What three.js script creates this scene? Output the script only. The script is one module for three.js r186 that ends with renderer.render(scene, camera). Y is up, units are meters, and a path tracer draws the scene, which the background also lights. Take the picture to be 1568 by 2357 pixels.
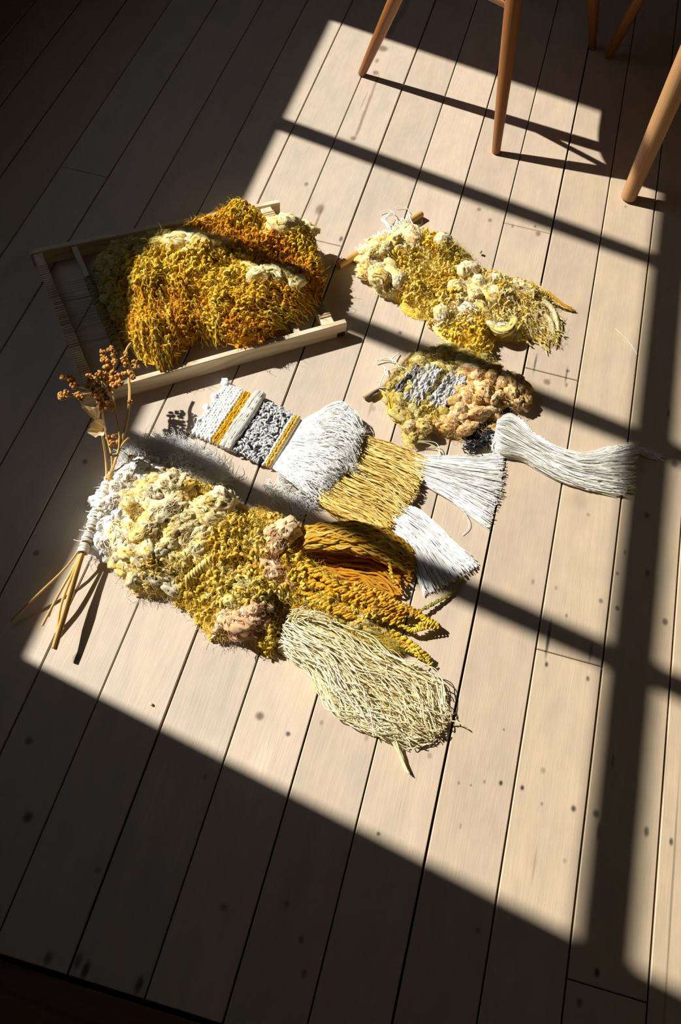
import * as THREE from 'three';
import { createNoise2D, createNoise3D } from 'simplex-noise';

// ---------- camera, sky, sun, exposure ----------
const scene = new THREE.Scene();
const camera = new THREE.PerspectiveCamera(62.956, 1568 / 2357, 0.05, 60);
camera.position.set(0, 1.35, 0);
camera.rotation.set(-1.05553, 0.149165, 0.129254, 'YXZ');
const renderer = new THREE.WebGLRenderer({ antialias: true });
renderer.toneMapping = THREE.LinearToneMapping;
renderer.toneMappingExposure = 1.0;
renderer.shadowMap.enabled = true;
renderer.shadowMap.type = THREE.PCFSoftShadowMap;
scene.background = new THREE.Color().setRGB(0.54, 0.66, 0.84);      // clear blue sky outside the window
const sun = new THREE.DirectionalLight(new THREE.Color().setRGB(1, 0.97, 0.9), 7.0);
const SUN = [1.173, -1, 0.211];                                      // where the sunlight goes
sun.position.set(-SUN[0] * 6, 6, -SUN[2] * 6 - 1.2);
sun.target.position.set(0, 0, -1.2);
sun.castShadow = true;
sun.shadow.radius = 1.25;
sun.shadow.mapSize.set(4096, 4096);
Object.assign(sun.shadow.camera, { left: -2.6, right: 2.6, top: 2.6, bottom: -2.6, near: 1, far: 16 });
scene.add(sun, sun.target);

// ---------- helpers ----------
let seed = 7;
const rnd = () => { seed = (seed + 0x6d2b79f5) | 0; let t = Math.imul(seed ^ (seed >>> 15), 1 | seed); t = (t + Math.imul(t ^ (t >>> 7), 61 | t)) ^ t; return ((t ^ (t >>> 14)) >>> 0) / 4294967296; };
const rr = (a, b) => a + (b - a) * rnd(), gs = () => (rnd() + rnd() + rnd() - 1.5) * 1.2;
const clamp = (x, a = 0, b = 1) => Math.min(b, Math.max(a, x)), lerp = (a, b, t) => a + (b - a) * t;
const sm = (a, b, x) => { const t = clamp((x - a) / (b - a)); return t * t * (3 - 2 * t); };
const n2 = createNoise2D(rnd), n3 = createNoise3D(rnd);
const lin = (hex) => { const c = new THREE.Color(hex); return [c.r, c.g, c.b]; };
const pal = (...h) => h.map(lin);
const pick = (p) => { const a = p[Math.floor(rnd() * p.length)], b = p[Math.floor(rnd() * p.length)], t = rnd(), k = 1 + gs() * 0.1; return a.map((x, i) => clamp(lerp(x, b[i], t) * k)); };
const used = {};
const numbered = (n) => { const k = used[n] = (used[n] ?? -1) + 1; return k ? n + '_' + String(k).padStart(3, '0') : n; };
function thing(name, label, category, group) {
  const o = new THREE.Group(); o.name = numbered(name); scene.add(o);
  o.userData = { label, category }; if (group) o.userData.group = group;
  return o;
}
function structure(name) { const o = new THREE.Group(); o.name = name; o.userData.kind = 'structure'; scene.add(o); return o; }
function add(parent, name, geo, mat, kind, label) {
  const m = new THREE.Mesh(geo, mat); m.name = name; m.castShadow = m.receiveShadow = true;
  if (kind) m.userData.kind = kind; if (label) m.userData.label = label;
  parent.add(m); return m;
}
// a buffer of triangles with normals, colours and uv
class Buf {
  constructor() { this.p = []; this.n = []; this.c = []; this.u = []; this.i = []; }
  // a tube through pts (flat xyz); rad: number or f(t); col: rgb or f(t)
  tube(pts, rad, col, sides = 5, cap = false) {
    const N = pts.length / 3, { p, n, c, u, i } = this, base = p.length / 3;
    let ax = 0, ay = 0, az = 0, len = 0;
    for (let k = 0; k < N; k++) {
      const a = Math.max(0, k - 1) * 3, b = Math.min(N - 1, k + 1) * 3;
      let tx = pts[b] - pts[a], ty = pts[b + 1] - pts[a + 1], tz = pts[b + 2] - pts[a + 2];
      const l = Math.hypot(tx, ty, tz) || 1; tx /= l; ty /= l; tz /= l;
      if (k === 0) { if (Math.abs(ty) < 0.9) { ax = 0; ay = 1; az = 0; } else { ax = 1; ay = 0; az = 0; } }
      const d = ax * tx + ay * ty + az * tz; ax -= d * tx; ay -= d * ty; az -= d * tz;
      const m = Math.hypot(ax, ay, az) || 1; ax /= m; ay /= m; az /= m;
      const bx = ty * az - tz * ay, by = tz * ax - tx * az, bz = tx * ay - ty * ax;
      const t = k / (N - 1), r = typeof rad === 'number' ? rad : rad(t), cc = typeof col === 'function' ? col(t) : col;
      if (k) len += Math.hypot(pts[k * 3] - pts[k * 3 - 3], pts[k * 3 + 1] - pts[k * 3 - 2], pts[k * 3 + 2] - pts[k * 3 - 1]);
      for (let s = 0; s < sides; s++) {
        const w = (s / sides) * 6.2832, cs = Math.cos(w), sn = Math.sin(w), nx = ax * cs + bx * sn, ny = ay * cs + by * sn, nz = az * cs + bz * sn;
        p.push(pts[k * 3] + nx * r, pts[k * 3 + 1] + ny * r, pts[k * 3 + 2] + nz * r); n.push(nx, ny, nz); c.push(cc[0], cc[1], cc[2]); u.push(len * 12, s / sides);
      }
      if (k) for (let s = 0; s < sides; s++) {
        const q = base + (k - 1) * sides + s, q2 = base + (k - 1) * sides + ((s + 1) % sides);
        i.push(q, q2, q + sides, q2, q2 + sides, q + sides);
      }
    }
    if (cap) for (const e of [0, N - 1]) {
      const v = p.length / 3, dir = e ? 1 : -1, a = e ? N - 2 : 1;
      const tx = (pts[e * 3] - pts[a * 3]), ty = (pts[e * 3 + 1] - pts[a * 3 + 1]), tz = (pts[e * 3 + 2] - pts[a * 3 + 2]), l = Math.hypot(tx, ty, tz) || 1;
      const cc = typeof col === 'function' ? col(e ? 1 : 0) : col;
      for (let s = 0; s < sides; s++) { const o = (base + e * sides + s) * 3; p.push(p[o], p[o + 1], p[o + 2]); n.push(tx / l, ty / l, tz / l); c.push(cc[0], cc[1], cc[2]); u.push(0, s / sides); }
      for (let s = 1; s < sides - 1; s++) dir > 0 ? i.push(v, v + s, v + s + 1) : i.push(v, v + s + 1, v + s);
    }
    return this;
  }
  // an oblong box along p0 -> p1 with chamfered long edges; width across, height up; y of its base
  bar(p0, p1, w, h, y, ch = 0.0015, col = [1, 1, 1]) {
    const dx = p1[0] - p0[0], dz = p1[1] - p0[1], L = Math.hypot(dx, dz), ex = dx / L, ez = dz / L, sx = -ez, sz = ex;
    const prof = [[-w / 2, 0], [w / 2, 0], [w / 2, h - ch], [w / 2 - ch, h], [-w / 2 + ch, h], [-w / 2, h - ch]];
    const P = (k, e) => [lerp(p0[0], p1[0], e) + sx * prof[k][0], y + prof[k][1], lerp(p0[1], p1[1], e) + sz * prof[k][0]];
    const quad = (a, b, c2, d, nn, uv) => { const v = this.p.length / 3; [a, b, c2, d].forEach((q, k) => { this.p.push(...q); this.n.push(...nn); this.c.push(...col); this.u.push(...uv[k]); }); this.i.push(v, v + 1, v + 2, v, v + 2, v + 3); };
    let run = 0;
    for (let k = 0; k < 6; k++) {
      const m = (k + 1) % 6, ax = prof[m][0] - prof[k][0], ay = prof[m][1] - prof[k][1], l = Math.hypot(ax, ay), nn = [sx * ay / l, -ax / l, sz * ay / l];
      const A = P(k, 0), B = P(m, 0), C = P(m, 1), D = P(k, 1);
      const o = p0[0] * 7.3;
      const up = new THREE.Vector3(B[0] - A[0], B[1] - A[1], B[2] - A[2]).cross(new THREE.Vector3(C[0] - A[0], C[1] - A[1], C[2] - A[2]));
      const uv = [[o, run], [o, run + l], [o + L, run + l], [o + L, run]];
      if (up.x * nn[0] + up.y * nn[1] + up.z * nn[2] > 0) quad(A, B, C, D, nn, uv); else quad(A, D, C, B, nn, [uv[0], uv[3], uv[2], uv[1]]);
      run += l;
    }
    for (const e of [0, 1]) {
      const v = this.p.length / 3, s = e ? 1 : -1;
      for (let k = 0; k < 6; k++) { this.p.push(...P(k, e)); this.n.push(ex * s, 0, ez * s); this.c.push(...col); this.u.push(prof[k][0] * 0.3, prof[k][1]); }
      const A = new THREE.Vector3(...P(0, e)), n = new THREE.Vector3(...P(1, e)).sub(A).cross(new THREE.Vector3(...P(2, e)).sub(A));
      const fl = n.x * ex * s + n.z * ez * s > 0;
      for (let k = 1; k < 5; k++) fl ? this.i.push(v, v + k, v + k + 1) : this.i.push(v, v + k + 1, v + k);
    }
    return this;
  }
  // a lumpy fleece ball
  puff(x, y, z, rx, ry, rz, turn, col, o = {}) {
    const U = o.u ?? 22, V = o.v ?? 14, v0 = this.p.length / 3, cs = Math.cos(turn), sn = Math.sin(turn), ph = rnd() * 50, amp = o.amp ?? 0.2, fr = o.fr ?? 1.7;
    const pt = [];
    for (let a = 0; a <= V; a++) for (let b = 0; b <= U; b++) {
      const th = (a / V) * Math.PI, f = (b / U) * 6.2832, dx = Math.sin(th) * Math.cos(f), dy = Math.cos(th), dz = Math.sin(th) * Math.sin(f);
      const k = 1 + amp * (n3(dx * fr + ph, dy * fr, dz * fr) + 0.5 * n3(dx * fr * 2.3, dy * fr * 2.3 + ph, dz * fr * 2.3) + 0.25 * n3(dx * fr * 6, dy * fr * 6 + ph, dz * fr * 6) + 0.3 * (0.4 - Math.abs(n3(dx * fr * 4, dy * fr * 4 + ph, dz * fr * 4 + 9))));
      const lx = dx * rx * k, lz = dz * rz * k, py = y + dy * ry * k;
      pt.push([x + lx * cs - lz * sn, Math.max(0.0008, py), z + lx * sn + lz * cs]);
    }
    const W = U + 1, nor = pt.map(() => [0, 0, 0]);
    const at = (a, b) => a * W + b;
    for (let a = 0; a <= V; a++) for (let b = 0; b < W; b++) {
      const l = pt[at(a, (b - 1 + U) % U)], r = pt[at(a, (b + 1) % U)], up = pt[at(Math.max(0, a - 1), b)], dn = pt[at(Math.min(V, a + 1), b)];
      const e = [r[0] - l[0], r[1] - l[1], r[2] - l[2]], g = [dn[0] - up[0], dn[1] - up[1], dn[2] - up[2]];
      let nx = e[1] * g[2] - e[2] * g[1], ny = e[2] * g[0] - e[0] * g[2], nz = e[0] * g[1] - e[1] * g[0], m = Math.hypot(nx, ny, nz);
      const q = pt[at(a, b)]; if (m < 1e-12) { nx = 0; ny = a ? -1 : 1; nz = 0; m = 1; }
      if (nx * (q[0] - x) + ny * (q[1] - y) + nz * (q[2] - z) < 0) m = -m;
      nor[at(a, b)] = [nx / m, ny / m, nz / m];
    }
    const tint = o.tint;
    pt.forEach((q, k) => {
      const w = tint ? sm(-0.2, 0.6, n3(q[0] * 60, q[1] * 60, q[2] * 60)) : 0, s = 1 + 0.08 * n3(q[0] * 260, q[1] * 260, q[2] * 260);
      this.p.push(...q); this.n.push(...nor[k]); this.u.push((k % W) / U * 2, Math.floor(k / W) / V);
      for (let j = 0; j < 3; j++) this.c.push(clamp((tint ? lerp(col[j], tint[j], w) : col[j]) * s));
    });
    for (let a = 0; a < V; a++) for (let b = 0; b < U; b++) { const q = v0 + at(a, b); this.i.push(q, q + 1, q + W, q + 1, q + W + 1, q + W); }
    return this;
  }
  geo() {
    const g = new THREE.BufferGeometry();
    g.setAttribute('position', new THREE.Float32BufferAttribute(this.p, 3)); g.setAttribute('normal', new THREE.Float32BufferAttribute(this.n, 3));
    g.setAttribute('color', new THREE.Float32BufferAttribute(this.c, 3)); g.setAttribute('uv', new THREE.Float32BufferAttribute(this.u, 2));
    g.setIndex(this.i); return g;
  }
  put(parent, name, mat, kind, label) { return this.p.length ? add(parent, name, this.geo(), mat, kind, label) : null; }
}
// smooth curve through knots (each an array of numbers), sampled m+1 times
function curve(knots, m) {
  const out = [], K = knots.length - 1, D = knots[0].length;
  for (let j = 0; j <= m; j++) {
    const s = (j / m) * K, k = Math.min(K - 1, Math.floor(s)), t = s - k;
    const a = knots[Math.max(0, k - 1)], b = knots[k], c = knots[k + 1], d = knots[Math.min(K, k + 2)];
    for (let i = 0; i < D; i++) out.push(0.5 * (2 * b[i] + (c[i] - a[i]) * t + (2 * a[i] - 5 * b[i] + 4 * c[i] - d[i]) * t * t + (3 * b[i] - a[i] - 3 * c[i] + d[i]) * t * t * t));
  }
  return out;
}
const at1 = (knots, s) => { const K = knots.length - 1, x = clamp(s) * K, k = Math.min(K - 1, Math.floor(x)); return lerp(knots[k], knots[k + 1], x - k); };

// ---------- materials ----------
function canvasTex(w, h, draw, srgb, rep) {
  const c = document.createElement('canvas'); c.width = w; c.height = h; draw(c.getContext('2d'), w, h);
  const t = new THREE.CanvasTexture(c); t.wrapS = t.wrapT = THREE.RepeatWrapping; if (srgb) t.colorSpace = THREE.SRGBColorSpace; if (rep) t.repeat.set(rep, rep);
  return t;
}
const fibreTex = canvasTex(512, 512, (g, w, h) => {
  g.fillStyle = '#808080'; g.fillRect(0, 0, w, h);
  for (let k = 0; k < 2600; k++) {
    const x = rnd() * w, y = rnd() * h, a = gs() * 0.5, l = rr(30, 110), v = Math.floor(rr(70, 190));
    g.strokeStyle = `rgba(${v},${v},${v},.6)`; g.lineWidth = rr(0.8, 2.4); g.beginPath(); g.moveTo(x, y);
    g.quadraticCurveTo(x + Math.cos(a) * l * 0.5 + gs() * 12, y + Math.sin(a) * l * 0.5 + gs() * 12, x + Math.cos(a) * l, y + Math.sin(a) * l); g.stroke();
  }
});
const woodTex = (base, dark, n) => canvasTex(1024, 256, (g, w, h) => {
  g.fillStyle = base; g.fillRect(0, 0, w, h);
  for (let k = 0; k < n; k++) {
    const y = rnd() * h; g.strokeStyle = dark; g.globalAlpha = rr(0.03, 0.2); g.lineWidth = rr(0.5, 2.5); g.beginPath(); g.moveTo(-10, y);
    for (let x = 0; x <= w + 20; x += 64) g.lineTo(x, y + n2(x * 0.004, y * 0.02) * 7); g.stroke();
  }
  g.globalAlpha = 1;
}, true);
const wool = new THREE.MeshPhysicalMaterial({ name: 'wool', vertexColors: true, roughness: 1, sheen: 0.35, sheenRoughness: 0.6, sheenColor: new THREE.Color(1, 0.95, 0.8), specularIntensity: 0.25, bumpMap: fibreTex, bumpScale: 0.0012 });
const cotton = new THREE.MeshPhysicalMaterial({ name: 'yarn', vertexColors: true, roughness: 0.9, specularIntensity: 0.3 });
const strawMat = new THREE.MeshStandardMaterial({ name: 'straw', vertexColors: true, roughness: 0.75 });
const mapleTex = woodTex('#e6d5b6', '#b08c5a', 240), beechTex = woodTex('#9a6434', '#5c3214', 260);
const maple = new THREE.MeshStandardMaterial({ name: 'pale_wood', map: mapleTex, roughness: 0.55 });
const chairWood = new THREE.MeshPhysicalMaterial({ name: 'oiled_wood', map: beechTex, roughness: 0.4, clearcoat: 0.15, clearcoatRoughness: 0.4 });

// ---------- room ----------
const XW = -1.67, ROOM = { x0: XW, x1: 1.06, z0: -4.2, z1: 1.7, h: 2.9 };
const plaster = new THREE.MeshStandardMaterial({ name: 'dark_plaster', color: new THREE.Color().setRGB(0.07, 0.064, 0.058), roughness: 0.95 });
const paleWall = new THREE.MeshStandardMaterial({ name: 'pale_plaster', color: '#b0a28e', roughness: 0.95 });
const box = (x0, x1, y0, y1, z0, z1) => { const g = new THREE.BoxGeometry(x1 - x0, y1 - y0, z1 - z0); g.translate((x0 + x1) / 2, (y0 + y1) / 2, (z0 + z1) / 2); return g; };
const WIN = { z0: -2.459, z1: -0.538, y0: 0.9506, y1: 2.62, bars: [-0.99, -1.47, -1.986], rail: [1.776, 1.832] };
{
  const T = 0.16, R = ROOM, o = 0.03;
  const wl = structure('wall_left');
  add(wl, 'wall_panel', box(XW - T, XW - 0.02, -0.1, WIN.y0 - o, R.z0 - T, R.z1 + T), plaster);
  add(wl, 'wall_panel', box(XW - T, XW - 0.02, WIN.y1 + o, R.h + T, R.z0 - T, R.z1 + T), plaster);
  add(wl, 'wall_panel', box(XW - T, XW - 0.02, WIN.y0 - o, WIN.y1 + o, R.z0 - T, WIN.z0 - o), plaster);
  add(wl, 'wall_panel', box(XW - T, XW - 0.02, WIN.y0 - o, WIN.y1 + o, WIN.z1 + o, R.z1 + T), plaster);
  add(structure('wall_right'), 'wall_panel', box(R.x1, R.x1 + T, -0.1, R.h + T, R.z0 - T, R.z1 + T), paleWall);
  add(structure('wall_back'), 'wall_panel', box(XW, R.x1, -0.1, R.h + T, R.z0 - T, R.z0), plaster);
  add(structure('wall_front'), 'wall_panel', box(XW, R.x1, -0.1, R.h + T, R.z1, R.z1 + T), plaster);
  add(structure('ceiling'), 'ceiling_panel', box(XW, R.x1, R.h, R.h + T, R.z0, R.z1), plaster);
  add(structure('roof_eaves'), 'eaves_board', box(XW - T - 0.4, XW - T, 2.68, 2.74, R.z0 - T, R.z1 + T), plaster);
  const win = structure('window_1'), paint = new THREE.MeshStandardMaterial({ name: 'window_paint', color: '#6c675f', roughness: 0.6 });
  const fr = (y0, y1, z0, z1, n = 'window_frame') => add(win, n, box(XW - 0.015, XW + 0.015, y0, y1, z0, z1), paint);
  fr(WIN.y0 - 0.06, WIN.y0, WIN.z0 - 0.06, WIN.z1 + 0.06); fr(WIN.y1, WIN.y1 + 0.06, WIN.z0 - 0.06, WIN.z1 + 0.06);
  fr(WIN.y0, WIN.y1, WIN.z0 - 0.06, WIN.z0); fr(WIN.y0, WIN.y1, WIN.z1, WIN.z1 + 0.06);
  fr(WIN.rail[0], WIN.rail[1], WIN.z0, WIN.z1, 'window_rail');
  for (const b of WIN.bars) fr(WIN.y0, WIN.y1, b - 0.0235, b + 0.0235, 'window_bar');
  const glass = new THREE.MeshPhysicalMaterial({ name: 'window_glass', color: '#ffffff', transmission: 1, thickness: 0, roughness: 0, ior: 1.45 });
  const zs = [WIN.z0, ...[...WIN.bars].reverse(), WIN.z1], ys = [WIN.y0, WIN.rail[0], WIN.rail[1], WIN.y1];
  for (const [a, b] of [[0, 1], [2, 3]]) for (let k = 0; k < 4; k++) {
    const g = new THREE.PlaneGeometry(zs[k + 1] - zs[k] - 0.02, ys[b] - ys[a] - 0.002); g.rotateY(Math.PI / 2); g.translate(XW, (ys[a] + ys[b]) / 2, (zs[k] + zs[k + 1]) / 2);
    add(win, 'window_pane', g, glass);
  }
}
// floor: planks along z, one strip of the grain texture for each
const PW = 0.11305, SEAM = [-0.9827, -0.8662, -0.7466, -0.6301, -0.5103, -0.4001, -0.2873, -0.1736, -0.0603, 0.0525, 0.1656, 0.2805, 0.3964, 0.5137];
const ZA = -2.8, ZL = 2.9, NS = 16, SZ = 2048;
const seamAt = (k) => (k < 0 ? SEAM[0] + k * PW : k > 13 ? SEAM[13] + (k - 13) * PW : SEAM[k]);   // plank k lies between seam k and k+1
const MARKS = [ // x, z, half length along the plank, half width, strength, hue (0 dark, 1 reddish)
  [.193,-.3365, 3, 2, .5, 0],
  [.2124,-.3384, 2, 2, .5, 0],
  [.2322,-.3496, 3, 2, .5, 0],
  [.2581,-.3548, 4, 3, .9, 0],
  [.2923,-.3568, 4, 3, .9, 0],
  [.3209,-.3929, 5, 4, .35, 0],
  [.3262,-.3409, 3, 2, .5, 0],
  [.3762,-.3474, 5, 4, .8, 0],
  [.412,-.3493, 6, 5, .7, 0],
  [.419,-.3237, 14, 3, .6, 0],
  [.4924,-.3442, 8, 4, .7, 0],
  [.5316,-.3398, 6, 3, .8, 0],
  [.1393,-.3657, 5, 4, .35, 0],
  [.0878,-.2284, 3, 3, .8, 1],
  [.3014,-.5717, 5, 3, .8, 0],
  [.3737,-.5663, 5, 3, .7, 0],
  [.4299,-.4395, 14, 2, .5, 0],
  [.0345,-.3661, 7, 3, .3, 0],
  [.2488,-.4405, 2, 2, .6, 0],
  [.4376,-.1299, 6, 4, .8, 0],
  [.4175,-.0859, 6, 4, .6, 0],
  [-.4771,-.2145, 6, 6, .6, 0],
  [-.429,-.1091, 8, 7, .7, 0],
  [-.1413,-.3517, 7, 7, .75, 1],
  [-.089,-.3367, 4, 4, .8, 0],
  [-.4614,-.361, 8, 6, .5, 0],
  [-.0421,-.3691, 4, 3, .4, 0],
  [-.1941,-.2377, 5, 3, .4, 0],
  [-.1068,-.0698, 5, 5, .5, 0],
  [.0141,-.0593, 6, 4, .5, 0],
  [-.3004,-.068, 5, 5, .4, 0],
  [.2549,-1.2243, 4, 4, .6, 0],
  [.2164,-1.1818, 8, 7, .6, 1],
  [.257,-1.1866, 6, 3, .5, 0],
  [.4709,-1.1781, 12, 3, .5, 0],
  [.4912,-1.0573, 9, 7, .6, 0],
  [.4466,-.9213, 7, 5, .6, 1],
  [.3169,-.9183, 22, 18, .18, 1],
  [.4573,-.7981, 8, 4, .6, 0],
  [.4035,-.781, 4, 3, .6, 0],
  [.3798,-.7176, 5, 4, .6, 0],
  [.4103,-.7118, 5, 4, .7, 0],
  [.4963,-.7104, 7, 5, .7, 0],
  [.2559,-.7196, 6, 3, .4, 0],
  [.2981,-.7197, 4, 3, .35, 0],
  [.3233,-.6713, 4, 3, .5, 0],
  [.3372,-.8888, 4, 4, .35, 1],
  [.4134,-.8293, 5, 3, .5, 0],
  [-.3771,-2.1813, 14, 14, .65, 1],
  [-.3693,-2.0703, 10, 8, .6, 1],
  [-.3786,-2.1231, 10, 5, .5, 1],
  [-.3589,-1.7926, 9, 7, .6, 1],
  [-.3691,-1.5219, 18, 9, .6, 1],
  [-.4226,-1.5941, 7, 5, .5, 0],
  [.1354,-1.6115, 9, 6, .6, 1],
  [-.0121,-1.6463, 7, 5, .5, 0],
  [.0191,-1.6184, 7, 5, .5, 0],
  [-.2972,-1.4449, 9, 4, .7, 0],
  [-.6023,-.7201, 6, 5, .6, 0],
  [-.6064,-.5192, 6, 5, .6, 0],
  [.1249,-1.6336, 5, 3, .6, 0],
  [.0736,-1.6159, 6, 3, .5, 0],
  [.3262,-1.7738, 5, 3, .4, 0],
  [-.1979,-1.3773, 6, 4, .5, 0],
  [-.1057,-1.2155, 5, 4, .6, 0],
  [.1854,-1.2236, 26, 2, .7, 0],
  [.2536,-1.213, 22, 2, .6, 0],
  [.2979,-.6182, 34, 3, .8, 0],
  [.3733,-.6155, 18, 3, .5, 0],
  [-.5179,-.6118, 6, 5, .4, 0],
  [-.1118,-1.005, 7, 4, .3, 1],
  [-.1177,-1.0144, 30, 3, .35, 1],
  [-.0191,-.0979, 5, 5, .4, 0],
  [.3727,-.2673, 4, 3, .3, 0],
  [.3281,-.2486, 26, 2, .25, 0],
  [.2602,-.1382, 4, 4, .4, 0],
  [-.3213,.0562, 9, 6, .6, 0],
  [-.2797,.0478, 11, 5, .6, 0],
  [-.2657,.0562, 12, 5, .8, 0],
  [-.1875,.0533, 12, 5, .7, 0],
  [.0304,-.0189, 6, 4, .5, 0],
  [.2079,-.2736, 5, 2, .3, 0],
  [-.3591,-2.0288, 38, 3, .45, 1],
  [-.3577,-1.9622, 40, 4, .45, 1],
  [-.3566,-1.8937, 42, 4, .5, 1],
  [-.3548,-1.833, 36, 4, .5, 1],
  [-.3704,-1.9481, 40, 2, .3, 1],
  [-.3645,-1.4945, 40, 3, .45, 1],
  [-.3633,-1.4501, 40, 3, .35, 1],
  [-.3964,-1.5293, 30, 2, .2, 1],
  [-.3738,-2.2915, 60, 9, .35, 1],
  [-.364,-2.3845, 60, 8, .3, 1],
  [.5376,-.2498, 200, 1.5, .45, 0],
  [.5147,-.4563, 60, 1.5, .45, 0],
  [-.2528,-.1913, 60, 26, 0.4, 2],
  [-.1915,-.2668, 40, 22, 0.3, 2],
  [-.1162,-.2777, 50, 18, 0.3, 2],
  [-.1992,-.1602, 60, 14, 0.3, 2],
  [.0185,-.2014, 40, 16, 0.25, 2],
];
const JOINT = { 0: [-1.461], 5: [-1.422], 9: [-1.62], 10: [-1.205], 11: [-0.594], 12: [-0.11] };
const FLOOR_END = 0.0695;
{
  const col = new Uint8Array(SZ * SZ * 4), hgt = new Uint8Array(SZ * SZ * 4), rows = SZ / NS;
  const base = [lin('#ccbaa6'), lin('#c6b29a'), lin('#c2ab8c')];
  const tone = [0.97, 1.0, 0.95, 1.02, 0.97, 1.0, 0.96, 1.08, 0.97, 1.02, 0.95, 1.0, 0.97, 0.98, 0.95, 0.98];
  for (let k = 0; k < NS; k++) {
    const x0 = seamAt(k), w = seamAt(k + 1) - x0, off = k * 17.3, warm = clamp((k - 5) / 9);
    const marks = MARKS.map((m) => [(m[1] - ZA) / ZL * SZ, (m[0] - x0) / w * rows, m[2] * 0.00082 / ZL * SZ, m[3] * 0.00082 / w * rows, m[4], m[5]]).filter((m) => m[1] > -rows * 0.2 && m[1] < rows * 1.2);
    for (let r = 0; r < rows; r++) {
      const near = marks.filter((m) => Math.abs(m[1] - r) < m[3] * 3 + 2);
      for (let c = 0; c < SZ; c++) {
        const x = (r / rows) * w, z = (c / SZ) * ZL;
        const warp = n2(x * 9 + off, z * 0.9) * 1.6, g1 = n2((x * 95 + warp * 2.2) + off, z * 1.6), g2 = n2(x * 420 + off * 3, z * 7 + warp), g3 = n2(x * 1100, z * 22 + off);
        const blot = n2(x * 12 + off, z * 5 + off) * 0.6 + n2(x * 45, z * 26 + off) * 0.4;
        const worn = n2(x * 20 + off, z * 9 - off);
        let v = tone[k] * (1 + 0.03 * g1 + 0.018 * g2 + 0.016 * g3 + 0.06 * blot + 0.04 * worn);
        const sp = n2(x * 640 + off, z * 330); if (sp > 0.72) v *= 1 - (sp - 0.72) * 0.55;
        let red = 0;
        for (const m of near) {
          const a = (c - m[0]) / Math.max(m[2], 1.2), b = (r - m[1]) / Math.max(m[3], 1.6), d = a * a + b * b;
          if (d < 7) { const q = m[4] * Math.exp(-d * d * 0.4); if (m[5] === 2) v *= 1 + q * 0.5 * (0.5 + 0.5 * g2 + 0.4 * g3); else { v *= 1 - Math.min(0.92, q * (m[5] ? 0.95 : 1.05)); red += q * m[5]; } }
        }
        const o = ((k * rows + r) * SZ + c) * 4;
        for (let j = 0; j < 3; j++) {
          const b = warm < 0.5 ? lerp(base[0][j], base[1][j], warm * 2) : lerp(base[1][j], base[2][j], warm * 2 - 1);
          const L = clamp(b * v * (1 + red * [0.12, -0.08, -0.2][j]) * (1 + 0.02 * [1, 0, -1.6][j] * blot));
          col[o + j] = Math.round(255 * (L <= 0.0031308 ? L * 12.92 : 1.055 * Math.pow(L, 1 / 2.4) - 0.055));
        }
        col[o + 3] = 255;
        const hv = clamp(0.55 + 0.16 * g2 + 0.16 * g3 + 0.1 * g1) * 255; hgt[o] = hgt[o + 1] = hgt[o + 2] = hv; hgt[o + 3] = 255;
      }
    }
  }
  const mk = (d, srgb) => { const t = new THREE.DataTexture(d, SZ, SZ); t.magFilter = THREE.LinearFilter; t.minFilter = THREE.LinearMipmapLinearFilter; t.generateMipmaps = true; t.wrapS = t.wrapT = THREE.RepeatWrapping; if (srgb) t.colorSpace = THREE.SRGBColorSpace; t.needsUpdate = true; return t; };
  const plankMat = new THREE.MeshStandardMaterial({ name: 'worn_boards', map: mk(col, true), bumpMap: mk(hgt), bumpScale: 0.0003, roughness: 0.6 });
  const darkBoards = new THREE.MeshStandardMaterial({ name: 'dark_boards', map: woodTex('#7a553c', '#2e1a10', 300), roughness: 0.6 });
  const pit = new THREE.MeshStandardMaterial({ name: 'dusty_gap', color: '#1a140f', roughness: 1 });
  const floor = structure('floor');
  add(floor, 'subfloor', box(ROOM.x0, ROOM.x1, -0.12, -0.02, ROOM.z0, ROOM.z1), pit);
  const board = (x0, x1, z0, z1, y, uv) => {
    const b = 0.0012, B = 0.019, P = [], N = [], U = [], q = (a, c, d, e, n) => { for (const v of [a, c, d, a, d, e]) { P.push(...v); N.push(...n); U.push(...uv(v[0], v[2])); } };
    const T = [[x0 + b, y, z0 + b], [x0 + b, y, z1 - b], [x1 - b, y, z1 - b], [x1 - b, y, z0 + b]], M = [[x0, y - b, z0], [x0, y - b, z1], [x1, y - b, z1], [x1, y - b, z0]], D = M.map((v) => [v[0], y - B, v[2]]);
    q(T[0], T[1], T[2], T[3], [0, 1, 0]);
    const nn = [[-1, 0, 0], [0, 0, 1], [1, 0, 0], [0, 0, -1]], s = Math.SQRT1_2;
    for (let k = 0; k < 4; k++) { const j = (k + 1) % 4, n = nn[k]; q(M[k], M[j], T[j], T[k], [n[0] * s, s, n[2] * s]); q(D[k], D[j], M[j], M[k], n); }
    const g = new THREE.BufferGeometry(); g.setAttribute('position', new THREE.Float32BufferAttribute(P, 3)); g.setAttribute('normal', new THREE.Float32BufferAttribute(N, 3)); g.setAttribute('uv', new THREE.Float32BufferAttribute(U, 2));
    return g;
  };
  const gapOf = (k) => [0.0011, 0.0014, 0.0012, 0.0013, 0.0014, 0.0011, 0.0017, 0.0012, 0.0013, 0.0011, 0.0019, 0.0014, 0.0016, 0.0015][((k % 14) + 14) % 14];
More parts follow.
